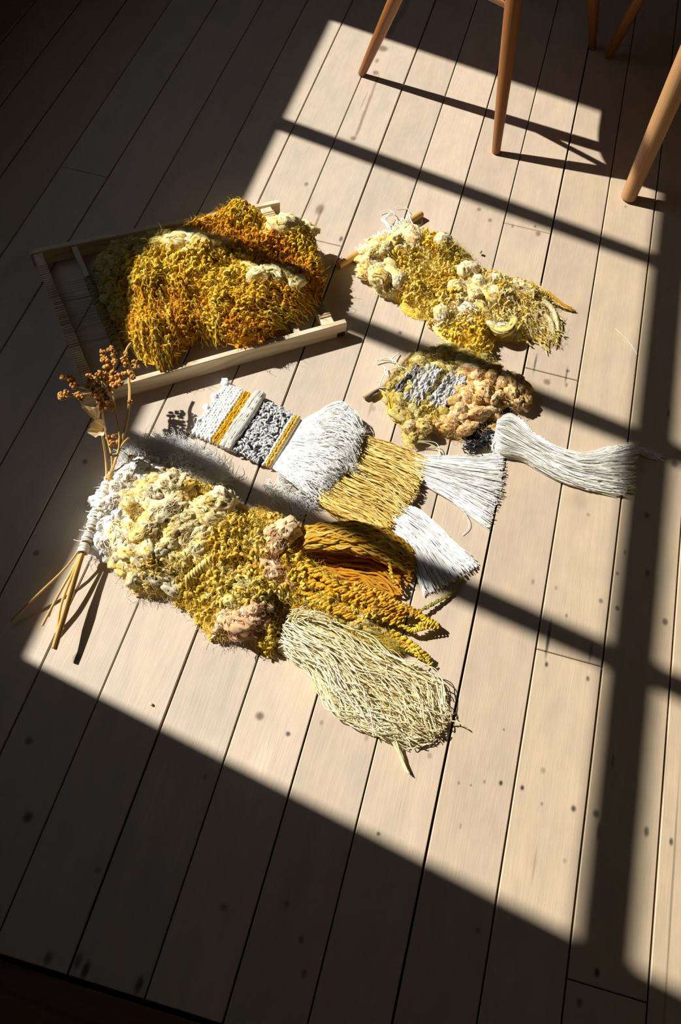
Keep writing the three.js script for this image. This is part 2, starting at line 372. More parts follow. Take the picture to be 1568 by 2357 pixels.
  for (let k = -6; seamAt(k) < ROOM.x1; k++) {
    const x0 = Math.max(ROOM.x0, seamAt(k)) + gapOf(k), x1 = Math.min(ROOM.x1, seamAt(k + 1)) - gapOf(k + 1), s = ((k % NS) + NS) % NS;
    if (x1 - x0 < 0.01) continue;
    const cuts = [ROOM.z0, ...(JOINT[k] ?? (k < 0 || k > 13 ? [rr(-2.8, -0.5)] : [])), ...(k >= 0 && k < 14 ? [-3.1 + rr(-0.5, 0.2)] : []), FLOOR_END].sort((a, b) => a - b);
    for (let c = 0; c + 1 < cuts.length; c++)
      add(floor, 'plank', board(x0, x1, cuts[c] + 0.0008, cuts[c + 1] - 0.0008, rr(-0.0005, 0), (x, z) => [(z - ZA) / ZL, (s + clamp((x - seamAt(k)) / (seamAt(k + 1) - seamAt(k)), 0.02, 0.98)) / NS]), plankMat);
  }
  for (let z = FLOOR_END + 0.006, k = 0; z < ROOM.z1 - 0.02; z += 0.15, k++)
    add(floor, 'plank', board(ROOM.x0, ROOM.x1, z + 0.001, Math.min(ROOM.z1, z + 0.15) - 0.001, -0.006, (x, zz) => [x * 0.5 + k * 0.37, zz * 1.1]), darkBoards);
}

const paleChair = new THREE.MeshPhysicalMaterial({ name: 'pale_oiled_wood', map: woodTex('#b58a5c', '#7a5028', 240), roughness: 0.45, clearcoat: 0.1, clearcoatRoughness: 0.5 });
// ---------- wooden seats: only the legs reach into the picture ----------
function legGeo(base, top, r0, r1, r2) {
  const a = new THREE.Vector3(...base), d = new THREE.Vector3(...top).sub(a), L = d.length();
  const g = new THREE.LatheGeometry([[0, 0], [r0 * 0.85, 0], [r0, 0.003], [lerp(r0, r1, 0.35), L * 0.18], [lerp(r0, r1, 0.75), L * 0.42], [r1, L * 0.66], [r2, L], [0, L]].map((p) => new THREE.Vector2(...p)), 20);
  const uv = g.attributes.uv; for (let k = 0; k < uv.count; k++) uv.setXY(k, uv.getY(k) * 0.8 + base[0], uv.getX(k) * 0.9);
  g.applyQuaternion(new THREE.Quaternion().setFromUnitVectors(new THREE.Vector3(0, 1, 0), d.clone().normalize())); g.translate(...base); return g;
}
function rodGeo(a, b, r) {
  const A = new THREE.Vector3(...a), B = new THREE.Vector3(...b), d = B.clone().sub(A), g = new THREE.CylinderGeometry(r, r, d.length(), 14, 1);
  const uv = g.attributes.uv; for (let k = 0; k < uv.count; k++) uv.setXY(k, uv.getY(k) * 0.5, uv.getX(k) * 0.3);
  g.applyQuaternion(new THREE.Quaternion().setFromUnitVectors(new THREE.Vector3(0, 1, 0), d.normalize())); g.translate(...A.add(B).multiplyScalar(0.5).toArray()); return g;
}
function seatGeo(cx, cz, rx, rz, turn, y, h) {
  const sh = new THREE.Shape(), n = 60;
  for (let k = 0; k <= n; k++) { const a = (k / n) * 6.2832, c = Math.cos(a), s = Math.sin(a), p = (v) => Math.sign(v) * Math.pow(Math.abs(v), 0.62); k ? sh.lineTo(p(c) * rx, p(s) * rz) : sh.moveTo(p(c) * rx, p(s) * rz); }
  const g = new THREE.ExtrudeGeometry(sh, { depth: h - 0.012, bevelEnabled: true, bevelSize: 0.006, bevelThickness: 0.006, bevelSegments: 3 });
  g.rotateX(-Math.PI / 2); g.rotateY(turn); g.translate(cx, y + 0.006, cz); return g;
}
{
  const c = thing('wooden_stool', 'wooden stool with slim round splayed legs, two of them standing in the sunlit patch', 'stool');
  const H = 0.43, F = [[-0.403, -2.048, 0.323, -0.038], [-0.008, -1.86, -0.153, -0.304], [0.176, -2.39, -0.3, 0.07], [-0.198, -2.57, 0.17, 0.28]];
  const at = (f, h) => [f[0] + f[2] * h, h, f[1] + f[3] * h];
  for (const f of F) add(c, 'leg', legGeo(at(f, 0), at(f, H), 0.0105, 0.019, 0.02), chairWood);
  add(c, 'stretcher', rodGeo(at(F[0], 0.3), at(F[1], 0.3), 0.009), chairWood);
  add(c, 'stretcher', rodGeo(at(F[2], 0.34), at(F[3], 0.34), 0.009), chairWood);
  add(c, 'seat', seatGeo(-0.083, -2.2, 0.185, 0.245, 0.0, H - 0.005, 0.034), chairWood);
  const c2 = thing('wooden_stool', 'wooden stool showing one thicker paler leg, nearest the wide dark shadow band', 'stool');
  const G = [[0.329, -1.802, 0.03, -0.247], [0.222, -2.368, 0.12, 0.18], [0.8, -1.9, -0.13, -0.21], [0.68, -2.5, -0.05, 0.2]];
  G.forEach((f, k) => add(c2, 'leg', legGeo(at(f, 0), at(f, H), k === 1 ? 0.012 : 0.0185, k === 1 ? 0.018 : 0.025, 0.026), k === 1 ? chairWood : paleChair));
  add(c2, 'seat', seatGeo(0.545, -2.15, 0.19, 0.25, 0.2, H - 0.005, 0.034), chairWood);
}

// ---------- fleece: a heap with a height everywhere ----------
function makeHeap(outline, o) {
  const xs = outline.map((p) => p[0]), zs = outline.map((p) => p[1]), pad = 0.03, C = 0.003;
  const x0 = Math.min(...xs) - pad, z0 = Math.min(...zs) - pad, W = Math.ceil((Math.max(...xs) + pad - x0) / C), D = Math.ceil((Math.max(...zs) + pad - z0) / C);
  const hs = new Float32Array((W + 1) * (D + 1)), ds = new Float32Array((W + 1) * (D + 1)), n = outline.length;
  for (let a = 0; a <= W; a++) for (let b = 0; b <= D; b++) {
    const x = x0 + a * C, z = z0 + b * C; let d = 1e9, inside = false;
    for (let i = 0, j = n - 1; i < n; j = i++) {
      const [ax, az] = outline[i], [bx, bz] = outline[j], t = clamp(((x - ax) * (bx - ax) + (z - az) * (bz - az)) / ((bx - ax) ** 2 + (bz - az) ** 2));
      d = Math.min(d, Math.hypot(x - ax - (bx - ax) * t, z - az - (bz - az) * t));
      if ((az > z) !== (bz > z) && x < ((bx - ax) * (z - az)) / (bz - az) + ax) inside = !inside;
    }
    let h = 0; const k = a * (D + 1) + b;
    if (inside) {
      const bl = 1 - Math.abs(n2(x * 38 + 3, z * 38)), bl2 = 1 - Math.abs(n2(x * 85, z * 85 + 9));
      h = (1 - Math.exp(-d / (o.edge ?? 0.02))) * (o.H * (0.62 + 0.38 * n2(x * 11 + 5, z * 11)) + (o.billow ?? 0.008) * bl * bl + (o.billow ?? 0.008) * 0.4 * bl2);
      for (const [px, pz, pr, ph] of o.bumps ?? []) { const e = Math.hypot(x - px, z - pz) / pr; if (e < 1) h = Math.max(0, h + ph * (1 - e * e) ** 2); }
    }
    hs[k] = h; ds[k] = inside ? d : -d;
  }
  const get = (arr, x, z) => { const u = (x - x0) / C, v = (z - z0) / C, a = Math.floor(u), b = Math.floor(v); if (a < 0 || b < 0 || a >= W || b >= D) return arr === ds ? -1 : 0; const f = u - a, g = v - b, k = a * (D + 1) + b; return lerp(lerp(arr[k], arr[k + D + 1], f), lerp(arr[k + 1], arr[k + D + 2], f), g); };
  return { h: (x, z) => { const v = get(hs, x, z); return v > 0 ? v + (o.y0 ?? 0) : (o.low ? o.low(x, z) : 0); }, d: (x, z) => get(ds, x, z), x0, z0, x1: x0 + W * C, z1: z0 + D * C, yb: o.y0 ?? 0 };
}
function heapBase(heap, colorAt, cell = 0.0035, drop = 0.0035) {
  const b = new Buf(), W = Math.ceil((heap.x1 - heap.x0) / cell), D = Math.ceil((heap.z1 - heap.z0) / cell), id = new Map();
  const H = (x, z) => (heap.d(x, z) > 0.001 ? Math.max(heap.yb + 0.0005, heap.h(x, z) - drop + 0.0012 * n2(x * 300, z * 300)) : heap.yb + 0.0004);
  const v = (i, j) => {
    const key = i * 4096 + j; if (id.has(key)) return id.get(key);
    const x = heap.x0 + i * cell, z = heap.z0 + j * cell, e = cell, c = colorAt(x, z), gx = (H(x - e, z) - H(x + e, z)) / (2 * e), gz = (H(x, z - e) - H(x, z + e)) / (2 * e), l = Math.hypot(gx, 1, gz);
    b.p.push(x, H(x, z), z); b.n.push(gx / l, 1 / l, gz / l); b.c.push(...c); b.u.push(x * 12, z * 12);
    const k = b.p.length / 3 - 1; id.set(key, k); return k;
  };
  for (let i = 0; i < W; i++) for (let j = 0; j < D; j++) {
    const x = heap.x0 + i * cell, z = heap.z0 + j * cell;
    if (Math.max(heap.d(x, z), heap.d(x + cell, z), heap.d(x, z + cell), heap.d(x + cell, z + cell)) < 0.0005) continue;
    const a = v(i, j), c = v(i + 1, j), d = v(i, j + 1), e = v(i + 1, j + 1); b.i.push(a, d, c, c, d, e);
  }
  return b;
}
// one curly lock of wool that follows the heap
function lock(b, heap, x, z, dir, o) {
  const { len, r, curl = 0, per = 0.01, bend = 0, wig = 0.15, lift = 0, col, sides = 5, tip = 0.3, soft = 0.00 } = o;
  const n = o.seg ?? Math.max(7, Math.min(54, Math.ceil(Math.max((len / per) * (curl ? 6 : 3), len / 0.004)))), st = len / n, ph = rnd() * 6.28, hand = rnd() < 0.5 ? -1 : 1, k0 = rnd() * 99;
  let px = x - Math.cos(dir) * len * 0.5, pz = z - Math.sin(dir) * len * 0.5, y = null; const pts = [];
  for (let k = 0; k <= n; k++) {
    const t = k / n, a = dir + bend * (t - 0.5) + wig * 2.2 * n2(k0, t * 2.5);
    px += Math.cos(a) * st; pz += Math.sin(a) * st;
    const h = heap.h(px, pz) + lift + soft * Math.sin(Math.PI * t);
    y = y === null ? h : h > y ? lerp(y, h, 0.6) : Math.max(h, y - st * 0.9);
    const f = hand * (ph + (6.2832 * t * len) / per), cr = curl * (0.6 + 0.4 * Math.sin(Math.PI * t)), s = Math.cos(f) * cr;
    pts.push(px - Math.sin(a) * s, Math.max(r * 0.7, y + r * 0.5 + curl * 0.8 + Math.sin(f) * cr), pz + Math.cos(a) * s);
  }
  const c2 = o.tipCol;
  b.tube(pts, (t) => r * (tip + (1 - tip) * Math.pow(Math.sin(Math.PI * clamp(t * 0.94 + 0.03)), 0.55)), c2 ? (t) => col.map((v, i) => lerp(v, c2[i], t * t)) : col, sides);
}
// a fleece ball with short locks lying over it
function tuft(b, u, rx, ry, rz, turn, col, tint, amp, n = 22, pu = 22, pv = 13) {
  b.puff(u[0], u[1], u[2], rx, ry, rz, turn, col, { tint, amp, fr: 1.5, u: pu, v: pv });
  const cs = Math.cos(turn), sn = Math.sin(turn), over = { h: (x, z) => { const dx = x - u[0], dz = z - u[2], a = (dx * cs + dz * sn) / rx, c = (dz * cs - dx * sn) / rz, e = 1 - a * a - c * c; return e > 0 ? u[1] + ry * Math.sqrt(e) * 0.97 : u[1] - 0.004; } };
  const R = Math.min(rx, rz);
  for (let k = 0; k < n; k++) {
    const a = rnd() * 6.28, q = Math.sqrt(rnd()) * 0.85, lx = Math.cos(a) * q * rx, lz = Math.sin(a) * q * rz, w = rnd();
    lock(b, over, u[0] + lx * cs - lz * sn, u[2] + lx * sn + lz * cs, turn + gs() * 0.9, { len: R * rr(1, 2.2), r: R * rr(0.03, 0.07), wig: 0.3, lift: R * 0.02, sides: 3, seg: 8, bend: gs() * 3, col: col.map((v, i) => clamp(lerp(v, tint ? tint[i] : v, w * 0.7))) });
  }
  return b;
}
// seeds: { p:[x,z], to:[x,z], s:style, w:weight }; each style gathers into its own mesh
function cover(parent, heap, seeds, styles, n, dens = () => 1) {
  const bufs = {}; let made = 0, tries = 0;
  for (const s of seeds) { s.c = [(s.p[0] + s.to[0]) / 2, (s.p[1] + s.to[1]) / 2]; s.a = Math.atan2(s.to[1] - s.p[1], s.to[0] - s.p[0]); s.l = Math.hypot(s.to[1] - s.p[1], s.to[0] - s.p[0]); }
  const nearest = (x, z, jit) => {
    let best = null, bd = 1e9;
    for (const s of seeds) {
      const t = clamp(((x - s.p[0]) * (s.to[0] - s.p[0]) + (z - s.p[1]) * (s.to[1] - s.p[1])) / Math.max(1e-9, s.l * s.l)), d = Math.hypot(x - lerp(s.p[0], s.to[0], t), z - lerp(s.p[1], s.to[1], t)) / (s.w ?? 1) + jit * gs();
      if (d < bd) { bd = d; best = s; }
    }
    return best;
  };
  while (made < n && tries++ < n * 30) {
    const x = rr(heap.x0, heap.x1), z = rr(heap.z0, heap.z1), d = heap.d(x, z);
    if (d < 0.002) continue;
    const s = nearest(x, z, 0.005), st = styles[s.s]; if (rnd() > (st.dens ?? 1)) continue;
    const b = bufs[s.s] ??= new Buf(), layer = made / n;
    const o = { ...st, col: pick(st.pal), tipCol: st.tips ? pick(st.tips) : null, len: st.len * rr(0.6, 1.3), r: st.r * rr(0.7, 1.3), curl: (st.curl ?? 0) * rr(0.6, 1.3), per: (st.per ?? 0.01) * rr(0.8, 1.25), bend: (st.bend ?? 0.6) * gs() * 2, lift: layer * (st.pile ?? 0.006) + rr(0, 0.003) };
    o.len = Math.min(o.len, Math.max(st.len * 0.5, (d + (st.over ?? 0.012)) * 2));
    if (st.puff) { const r = st.puff * rr(0.6, 1.3); tuft(b, [x, heap.h(x, z) + layer * (st.pile ?? 0.006) + r * 0.1, z], r * rr(0.9, 1.8), r * rr(0.55, 0.85), r * rr(0.7, 1), s.a + gs(), o.col, o.tipCol, 0.24, 8, 16, 10); made += st.count ?? 3; continue; }
    lock(b, heap, x, z, s.a + gs() * (st.spread ?? 0.6), o); made++;
  }
  for (const k in bufs) bufs[k].put(parent, styles[k].name, wool, 'stuff', styles[k].label);
  return nearest;
}
// loose single fibres that stand off the heap
const fibreGeos = [0, 1, 2, 3].map(() => {
  const b = new Buf(), pts = []; let a = rr(-0.5, 0.5), e = rr(0.1, 0.5), x = 0, y = 0, z = 0; const c1 = rr(-0.5, 0.5), c2 = rr(-0.22, 0.02);
  for (let k = 0; k <= 9; k++) { pts.push(x, y, z); x += Math.cos(a) * Math.cos(e) * 0.11; z += Math.sin(a) * Math.cos(e) * 0.11; y += Math.sin(e) * 0.11; a += c1 + gs() * 0.15; e += c2; }
  b.tube(pts, (t) => 0.018 * (1 - 0.6 * t), [1, 1, 1], 3); return b.geo();
});
function fuzz(parent, name, n, place, len, thick = 1) {
  const per = Math.ceil(n / fibreGeos.length), M = new THREE.Matrix4(), Qn = new THREE.Quaternion(), S = new THREE.Vector3(), E = new THREE.Euler(), Pn = new THREE.Vector3(), C = new THREE.Color();
  fibreGeos.forEach((g) => {
    const m = new THREE.InstancedMesh(g, fuzzMat, per); m.name = name; m.userData.kind = 'stuff'; m.castShadow = m.receiveShadow = true;
    for (let k = 0; k < per; k++) {
      const q = place(), l = len * rr(0.5, 1.4);
      Pn.set(q.x, q.y, q.z); E.set(gs() * 0.7, q.a ?? rnd() * 6.28, gs() * 0.5 + (q.tilt ?? 0)); Qn.setFromEuler(E); S.set(l, l * thick, l); M.compose(Pn, Qn, S); m.setMatrixAt(k, M); C.setRGB(...q.c); m.setColorAt(k, C);
    }
    parent.add(m);
  });
}
const fuzzMat = new THREE.MeshPhysicalMaterial({ name: 'wool_fibre', roughness: 1, specularIntensity: 0.2 });
const onHeap = (heap, colorAt, lift = 0.004, margin = -0.002) => () => { for (;;) { const x = rr(heap.x0, heap.x1), z = rr(heap.z0, heap.z1); if (heap.d(x, z) > margin) return { x, z, y: heap.h(x, z) + lift * rnd() + 0.001, c: colorAt(x, z) }; } };
// many yarns that run side by side through cross lines: each line a polyline of [x,z]
function fringe(b, o) {
  const { lines, n, r, th, wig = 0.002, per = 3, lenJ = 0.1, sides = o.n > 290 ? 3 : 4, m = 18, mix = 0.05, dome = 0.6, twist = 0 } = o;
  for (let k = 0; k < n; k++) {
    const t = clamp((k + rnd()) / n), lay = o.layer ? o.layer(rnd()) : rnd(), L = 1 - lenJ * rnd(), ph = rnd() * 6.28, drift = gs() * mix, col = pick(o.pal), k0 = rnd() * 99, wv = per * rr(0.7, 1.3), rad = r * rr(0.75, 1.25), start = (o.startJ ?? 0) * rnd();
    const knots = lines.map((ln, j) => { const s0 = j / (lines.length - 1), tc = o.clumps ? lerp(t, (Math.floor(t * o.clumps) + 0.5 + 0.25 * n2(Math.floor(t * o.clumps) * 7.7, 3)) / o.clumps, (o.clump ?? 0.4) * s0) : t, tt = clamp(tc + drift * s0, 0, 1), w = tt * (ln.length - 1), i = Math.min(ln.length - 2, Math.floor(w)), f = w - i; return [lerp(ln[i][0], ln[i + 1][0], f), lerp(ln[i][1], ln[i + 1][1], f), rad + (at1(th, j / (lines.length - 1)) * (1 - dome * (2 * tt - 1) ** 2)) * lay + (o.yb ? at1(o.yb, j / (lines.length - 1)) : 0)]; });
    const c = curve(knots, m), pts = [], dx = c[m * 3] - c[0], dz = c[m * 3 + 1] - c[1], dl = Math.hypot(dx, dz) || 1, sx = -dz / dl, sz = dx / dl;
    for (let j = 0; j <= m; j++) {
      const s = start + (j / m) * (L - start), f = s * m, i = Math.min(m - 1, Math.floor(f)), g = f - i, q = (a) => lerp(c[i * 3 + a], c[i * 3 + 3 + a], g);
      const w = wig * (0.25 + s) * (Math.sin(6.2832 * wv * s + ph) + 0.8 * n2(k0, s * 5));
      pts.push(q(0) + sx * w, Math.max(rad * 0.8, q(2) + wig * 0.6 * (0.3 + s) * n2(k0 + 50, s * 6)), q(1) + sz * w);
    }
    b.tube(pts, twist ? (u) => rad * (1 + twist * Math.sin(u * 90 + ph)) : rad, col, sides, true);
  }
  return b;
}
// the packed inner yarns of a fringe
function core(parent, outline, H, edge, colors, y0 = 0) { const hp = makeHeap(outline, { H, edge, billow: 0.003, y0 }); return heapBase(hp, () => pick(colors), 0.004, 0.001).put(parent, 'fringe_core', cotton, 'stuff'); }
// a single thread along 3-D knots
const thread = (b, knots, r, col, m = 24, sides = 5) => b.tube(curve(knots, m), r, col, sides, true);
// a fat soft roll of roving along 3-D knots
function roving(b, knots, r, col, o = {}) {
  const m = o.m ?? 26, k0 = rnd() * 99;
  b.tube(curve(knots, m), (t) => r * (0.45 + 0.55 * Math.pow(Math.sin(Math.PI * clamp(t * 0.96 + 0.02)), 0.5)) * (1 + 0.16 * n2(k0, t * 9)), (t) => col.map((v) => clamp(v * (1 + 0.07 * n2(k0 + 7, t * 14)))), o.sides ?? 10, true);
  for (let s = 0; s < (o.strands ?? 10); s++) {
    const ph = rnd() * 6.28, tw = rr(-1.5, 1.5), c = curve(knots, m), pts = [];
    for (let j = 0; j <= m; j++) { const i = Math.max(0, j - 1) * 3, e = Math.min(m, j + 1) * 3, dx = c[e] - c[i], dz = c[e + 2] - c[i + 2], l = Math.hypot(dx, dz) || 1, a = ph + tw * (j / m), q = r * 0.92 * (0.45 + 0.55 * Math.pow(Math.sin(Math.PI * clamp((j / m) * 0.96 + 0.02)), 0.5)); pts.push(c[j * 3] - (dz / l) * Math.cos(a) * q, Math.max(0.0006, c[j * 3 + 1] + Math.sin(a) * q), c[j * 3 + 2] + (dx / l) * Math.cos(a) * q); }
    b.tube(pts, r * 0.14, col.map((v) => clamp(v * rr(0.85, 1.1))), 4);
  }
}

// ---------- frame loom ----------
const LO = [-0.2147, -1.1721], LA = [-0.7894, 0.6138], LB = [-0.6138, -0.7894];
const loomAt = (a, b) => [LO[0] + LA[0] * a + LB[0] * b, LO[1] + LA[1] * a + LB[1] * b];
{
  const o = thing('weaving_loom', 'pale wooden frame loom lying on the floor with a heap of golden fleece on it', 'loom');
  const bar = (name, a0, b0, a1, b1, w, h, y, lab) => new Buf().bar(loomAt(a0, b0), loomAt(a1, b1), w, h, y, 0.0018).put(o, name, maple, null, lab);
  bar('side_rail', -0.001, 0.0066, 0.557, 0.0066, 0.0132, 0.0365, 0);
  bar('side_rail', 0.002, 0.386, 0.558, 0.41, 0.0132, 0.0365, 0);
  const ends = [bar('end_bar', 0.0335, 0.0134, 0.037, 0.3785, 0.026, 0.0165, 0.017, 'right end bar with a toothed top'), bar('end_bar', 0.5285, 0.0134, 0.543, 0.401, 0.02, 0.0165, 0.017, 'left end bar with a toothed top')];
  bar('cross_bar', 0.447, 0.0134, 0.466, 0.398, 0.0115, 0.014, 0.0185); bar('cross_bar', 0.1035, 0.0134, 0.106, 0.381, 0.0155, 0.014, 0.0185);
  for (const [e, a0, a1, w, n] of [[0, 0.034, 0.037, 0.0255, 52], [1, 0.5295, 0.543, 0.0195, 56]]) {
    const b = new Buf();
    for (let k = 0; k < n; k++) { const t = (k + 0.5) / n, bb = lerp(0.03, 0.366, t), a = lerp(a0, a1, t); b.bar(loomAt(a - w / 2, bb), loomAt(a + w / 2, bb), 0.0042, 0.0026, 0.0333, 0.0006); }
    b.put(ends[e], 'comb_teeth', maple, 'stuff');
  }
  for (let k = 0; k < 24; k++) {
    const bb = lerp(0.118, 0.298, k / 23) + gs() * 0.002, b = new Buf();
    thread(b, [[...loomAt(0.545, bb), 0.0355], [...loomAt(0.53, bb), 0.0372], [...loomAt(0.456, bb + gs() * 0.003), 0.0345], [...loomAt(0.28, bb + 0.01), 0.032], [...loomAt(0.1, bb + 0.02), 0.0345], [...loomAt(0.035, bb + 0.02), 0.0372]].map((p) => [p[0], p[2], p[1]]), 0.0007, pick(pal('#a9adad', '#8f9699', '#c9c6ba')), 20, 5);
    b.put(o, 'warp_thread', cotton);
  }
  new Buf().bar(loomAt(0.002, -0.0012), loomAt(0.019, -0.0012), 0.0026, 0.009, 0.003, 0.0006).put(o, 'corner_catch', new THREE.MeshStandardMaterial({ name: 'dark_metal', color: '#3c3a30', metalness: 0.7, roughness: 0.45 }), null, 'small dark metal catch');
}
const soft = (hex) => lin(hex).map((v, i) => Math.min(0.93, Math.pow(v, 0.66) * [1.05, 0.97, 0.88][i]));   // loose wool is paler than the yarn chart it was matched with
const GOLD = pal('#ffdc46', '#fbcc30', '#ffe878', '#f4bc22'), AMBER = pal('#eaa424', '#f4b83c', '#d89018'), LEMON = pal('#f6da74', '#f0cc54', '#f6e080', '#e8c040'), CREAM = pal('#fae6b0', '#f6da94', '#fcf0cc'), WHITE = pal('#fbf9f4', '#f8f5ee', '#fdfcf9'), OLIVE = pal('#d8c070', '#cab05c', '#e4d08c'), TAN = pal('#eecb8c', '#e4b66a', '#f6dcae'), PINK = pal('#f0c8a0', '#e6b286', '#f8d8b8'), BLOND = pal('#f2e2b2', '#e8d296', '#f9eecc'), LIME = pal('#f2cc44', '#e6b82e', '#f8dc70');
const ST = {
  gold_curl: { name: 'golden_curls', pal: GOLD, tips: pal('#ffe680', '#f9c42a'), len: 0.026, r: 0.0025, curl: 0.0026, per: 0.0098, spread: 0.8, pile: 0.009, bend: 1.2 },
  gold_wave: { name: 'golden_waves', pal: GOLD.concat(AMBER), len: 0.06, r: 0.0021, curl: 0.0014, per: 0.011, spread: 0.3, bend: 0.7, pile: 0.008, over: 0.02 },
  amber_curl: { name: 'amber_curls', pal: AMBER, len: 0.026, r: 0.0022, curl: 0.0022, per: 0.009, spread: 0.9, pile: 0.007, over: 0.016, bend: 1.2 },
  pale_wool: { name: 'pale_wool', pal: pal('#f8e4a4', '#f2d888', '#fbeec4'), tips: pal('#f6d060', '#f8eab8'), puff: 0.015, count: 6, len: 0.03, r: 0.004, pile: 0.008 },
  olive_wool: { name: 'olive_wool', pal: OLIVE, tips: pal('#ece0a0', '#c4b04a'), puff: 0.0092, count: 2, len: 0.03, r: 0.003, pile: 0.005 },
  cream_wool: { name: 'cream_wool', pal: CREAM, tips: pal('#ecc654', '#f6e09a'), puff: 0.0145, count: 6, len: 0.03, r: 0.004, pile: 0.006 },
  cream_curl: { name: 'cream_curls', pal: CREAM.concat(LEMON), len: 0.024, r: 0.0024, curl: 0.0022, per: 0.01, spread: 1.2, pile: 0.008, bend: 1.6 },
  lemon_curl: { name: 'lemon_curls', pal: LEMON, tips: pal('#f0d458', '#fcf4b8'), len: 0.025, r: 0.0025, curl: 0.0027, per: 0.01, spread: 1.2, pile: 0.009, bend: 1.4 },
  lime_curl: { name: 'mustard_curls', pal: LIME, tips: pal('#fae290', '#e0b838'), len: 0.026, r: 0.0026, curl: 0.0029, per: 0.0105, spread: 1.3, pile: 0.009, bend: 1.4 },
  white_wool: { name: 'white_wool', pal: WHITE, puff: 0.015, count: 6, len: 0.03, r: 0.004, pile: 0.004 },
  tan_wool: { name: 'tan_wool', pal: TAN, tips: pal('#d09040', '#f0d098'), puff: 0.0105, count: 4, len: 0.03, r: 0.003, pile: 0.009 },
  pink_wool: { name: 'blush_wool', pal: PINK, tips: pal('#e8b078', '#f8dcb8'), puff: 0.009, count: 3, len: 0.03, r: 0.003, pile: 0.007 },
  tail_wave: { name: 'trailing_wool', pal: CREAM.concat(LEMON), len: 0.055, r: 0.0021, curl: 0.0012, per: 0.014, spread: 0.25, bend: 0.7, pile: 0.005, over: 0.02 },
  dark_olive: { name: 'moss_curls', pal: pal('#b89c34', '#c8ac44', '#d8bc58'), len: 0.02, r: 0.002, curl: 0.002, per: 0.008, spread: 1.2, pile: 0.008 },
};
const mixOf = (seeds, jit = 0.004) => (x, z) => { let b = seeds[0], bd = 1e9; for (const s of seeds) { const d = Math.hypot(x - (s.p[0] + s.to[0]) / 2, z - (s.p[1] + s.to[1]) / 2) / (s.w ?? 1) + jit * gs(); if (d < bd) { bd = d; b = s; } } return pick(ST[b.s].pal); };
const seedsOf = (list) => list.map(([s, line, w]) => ({ s, p: line[0], to: line[1], w }));

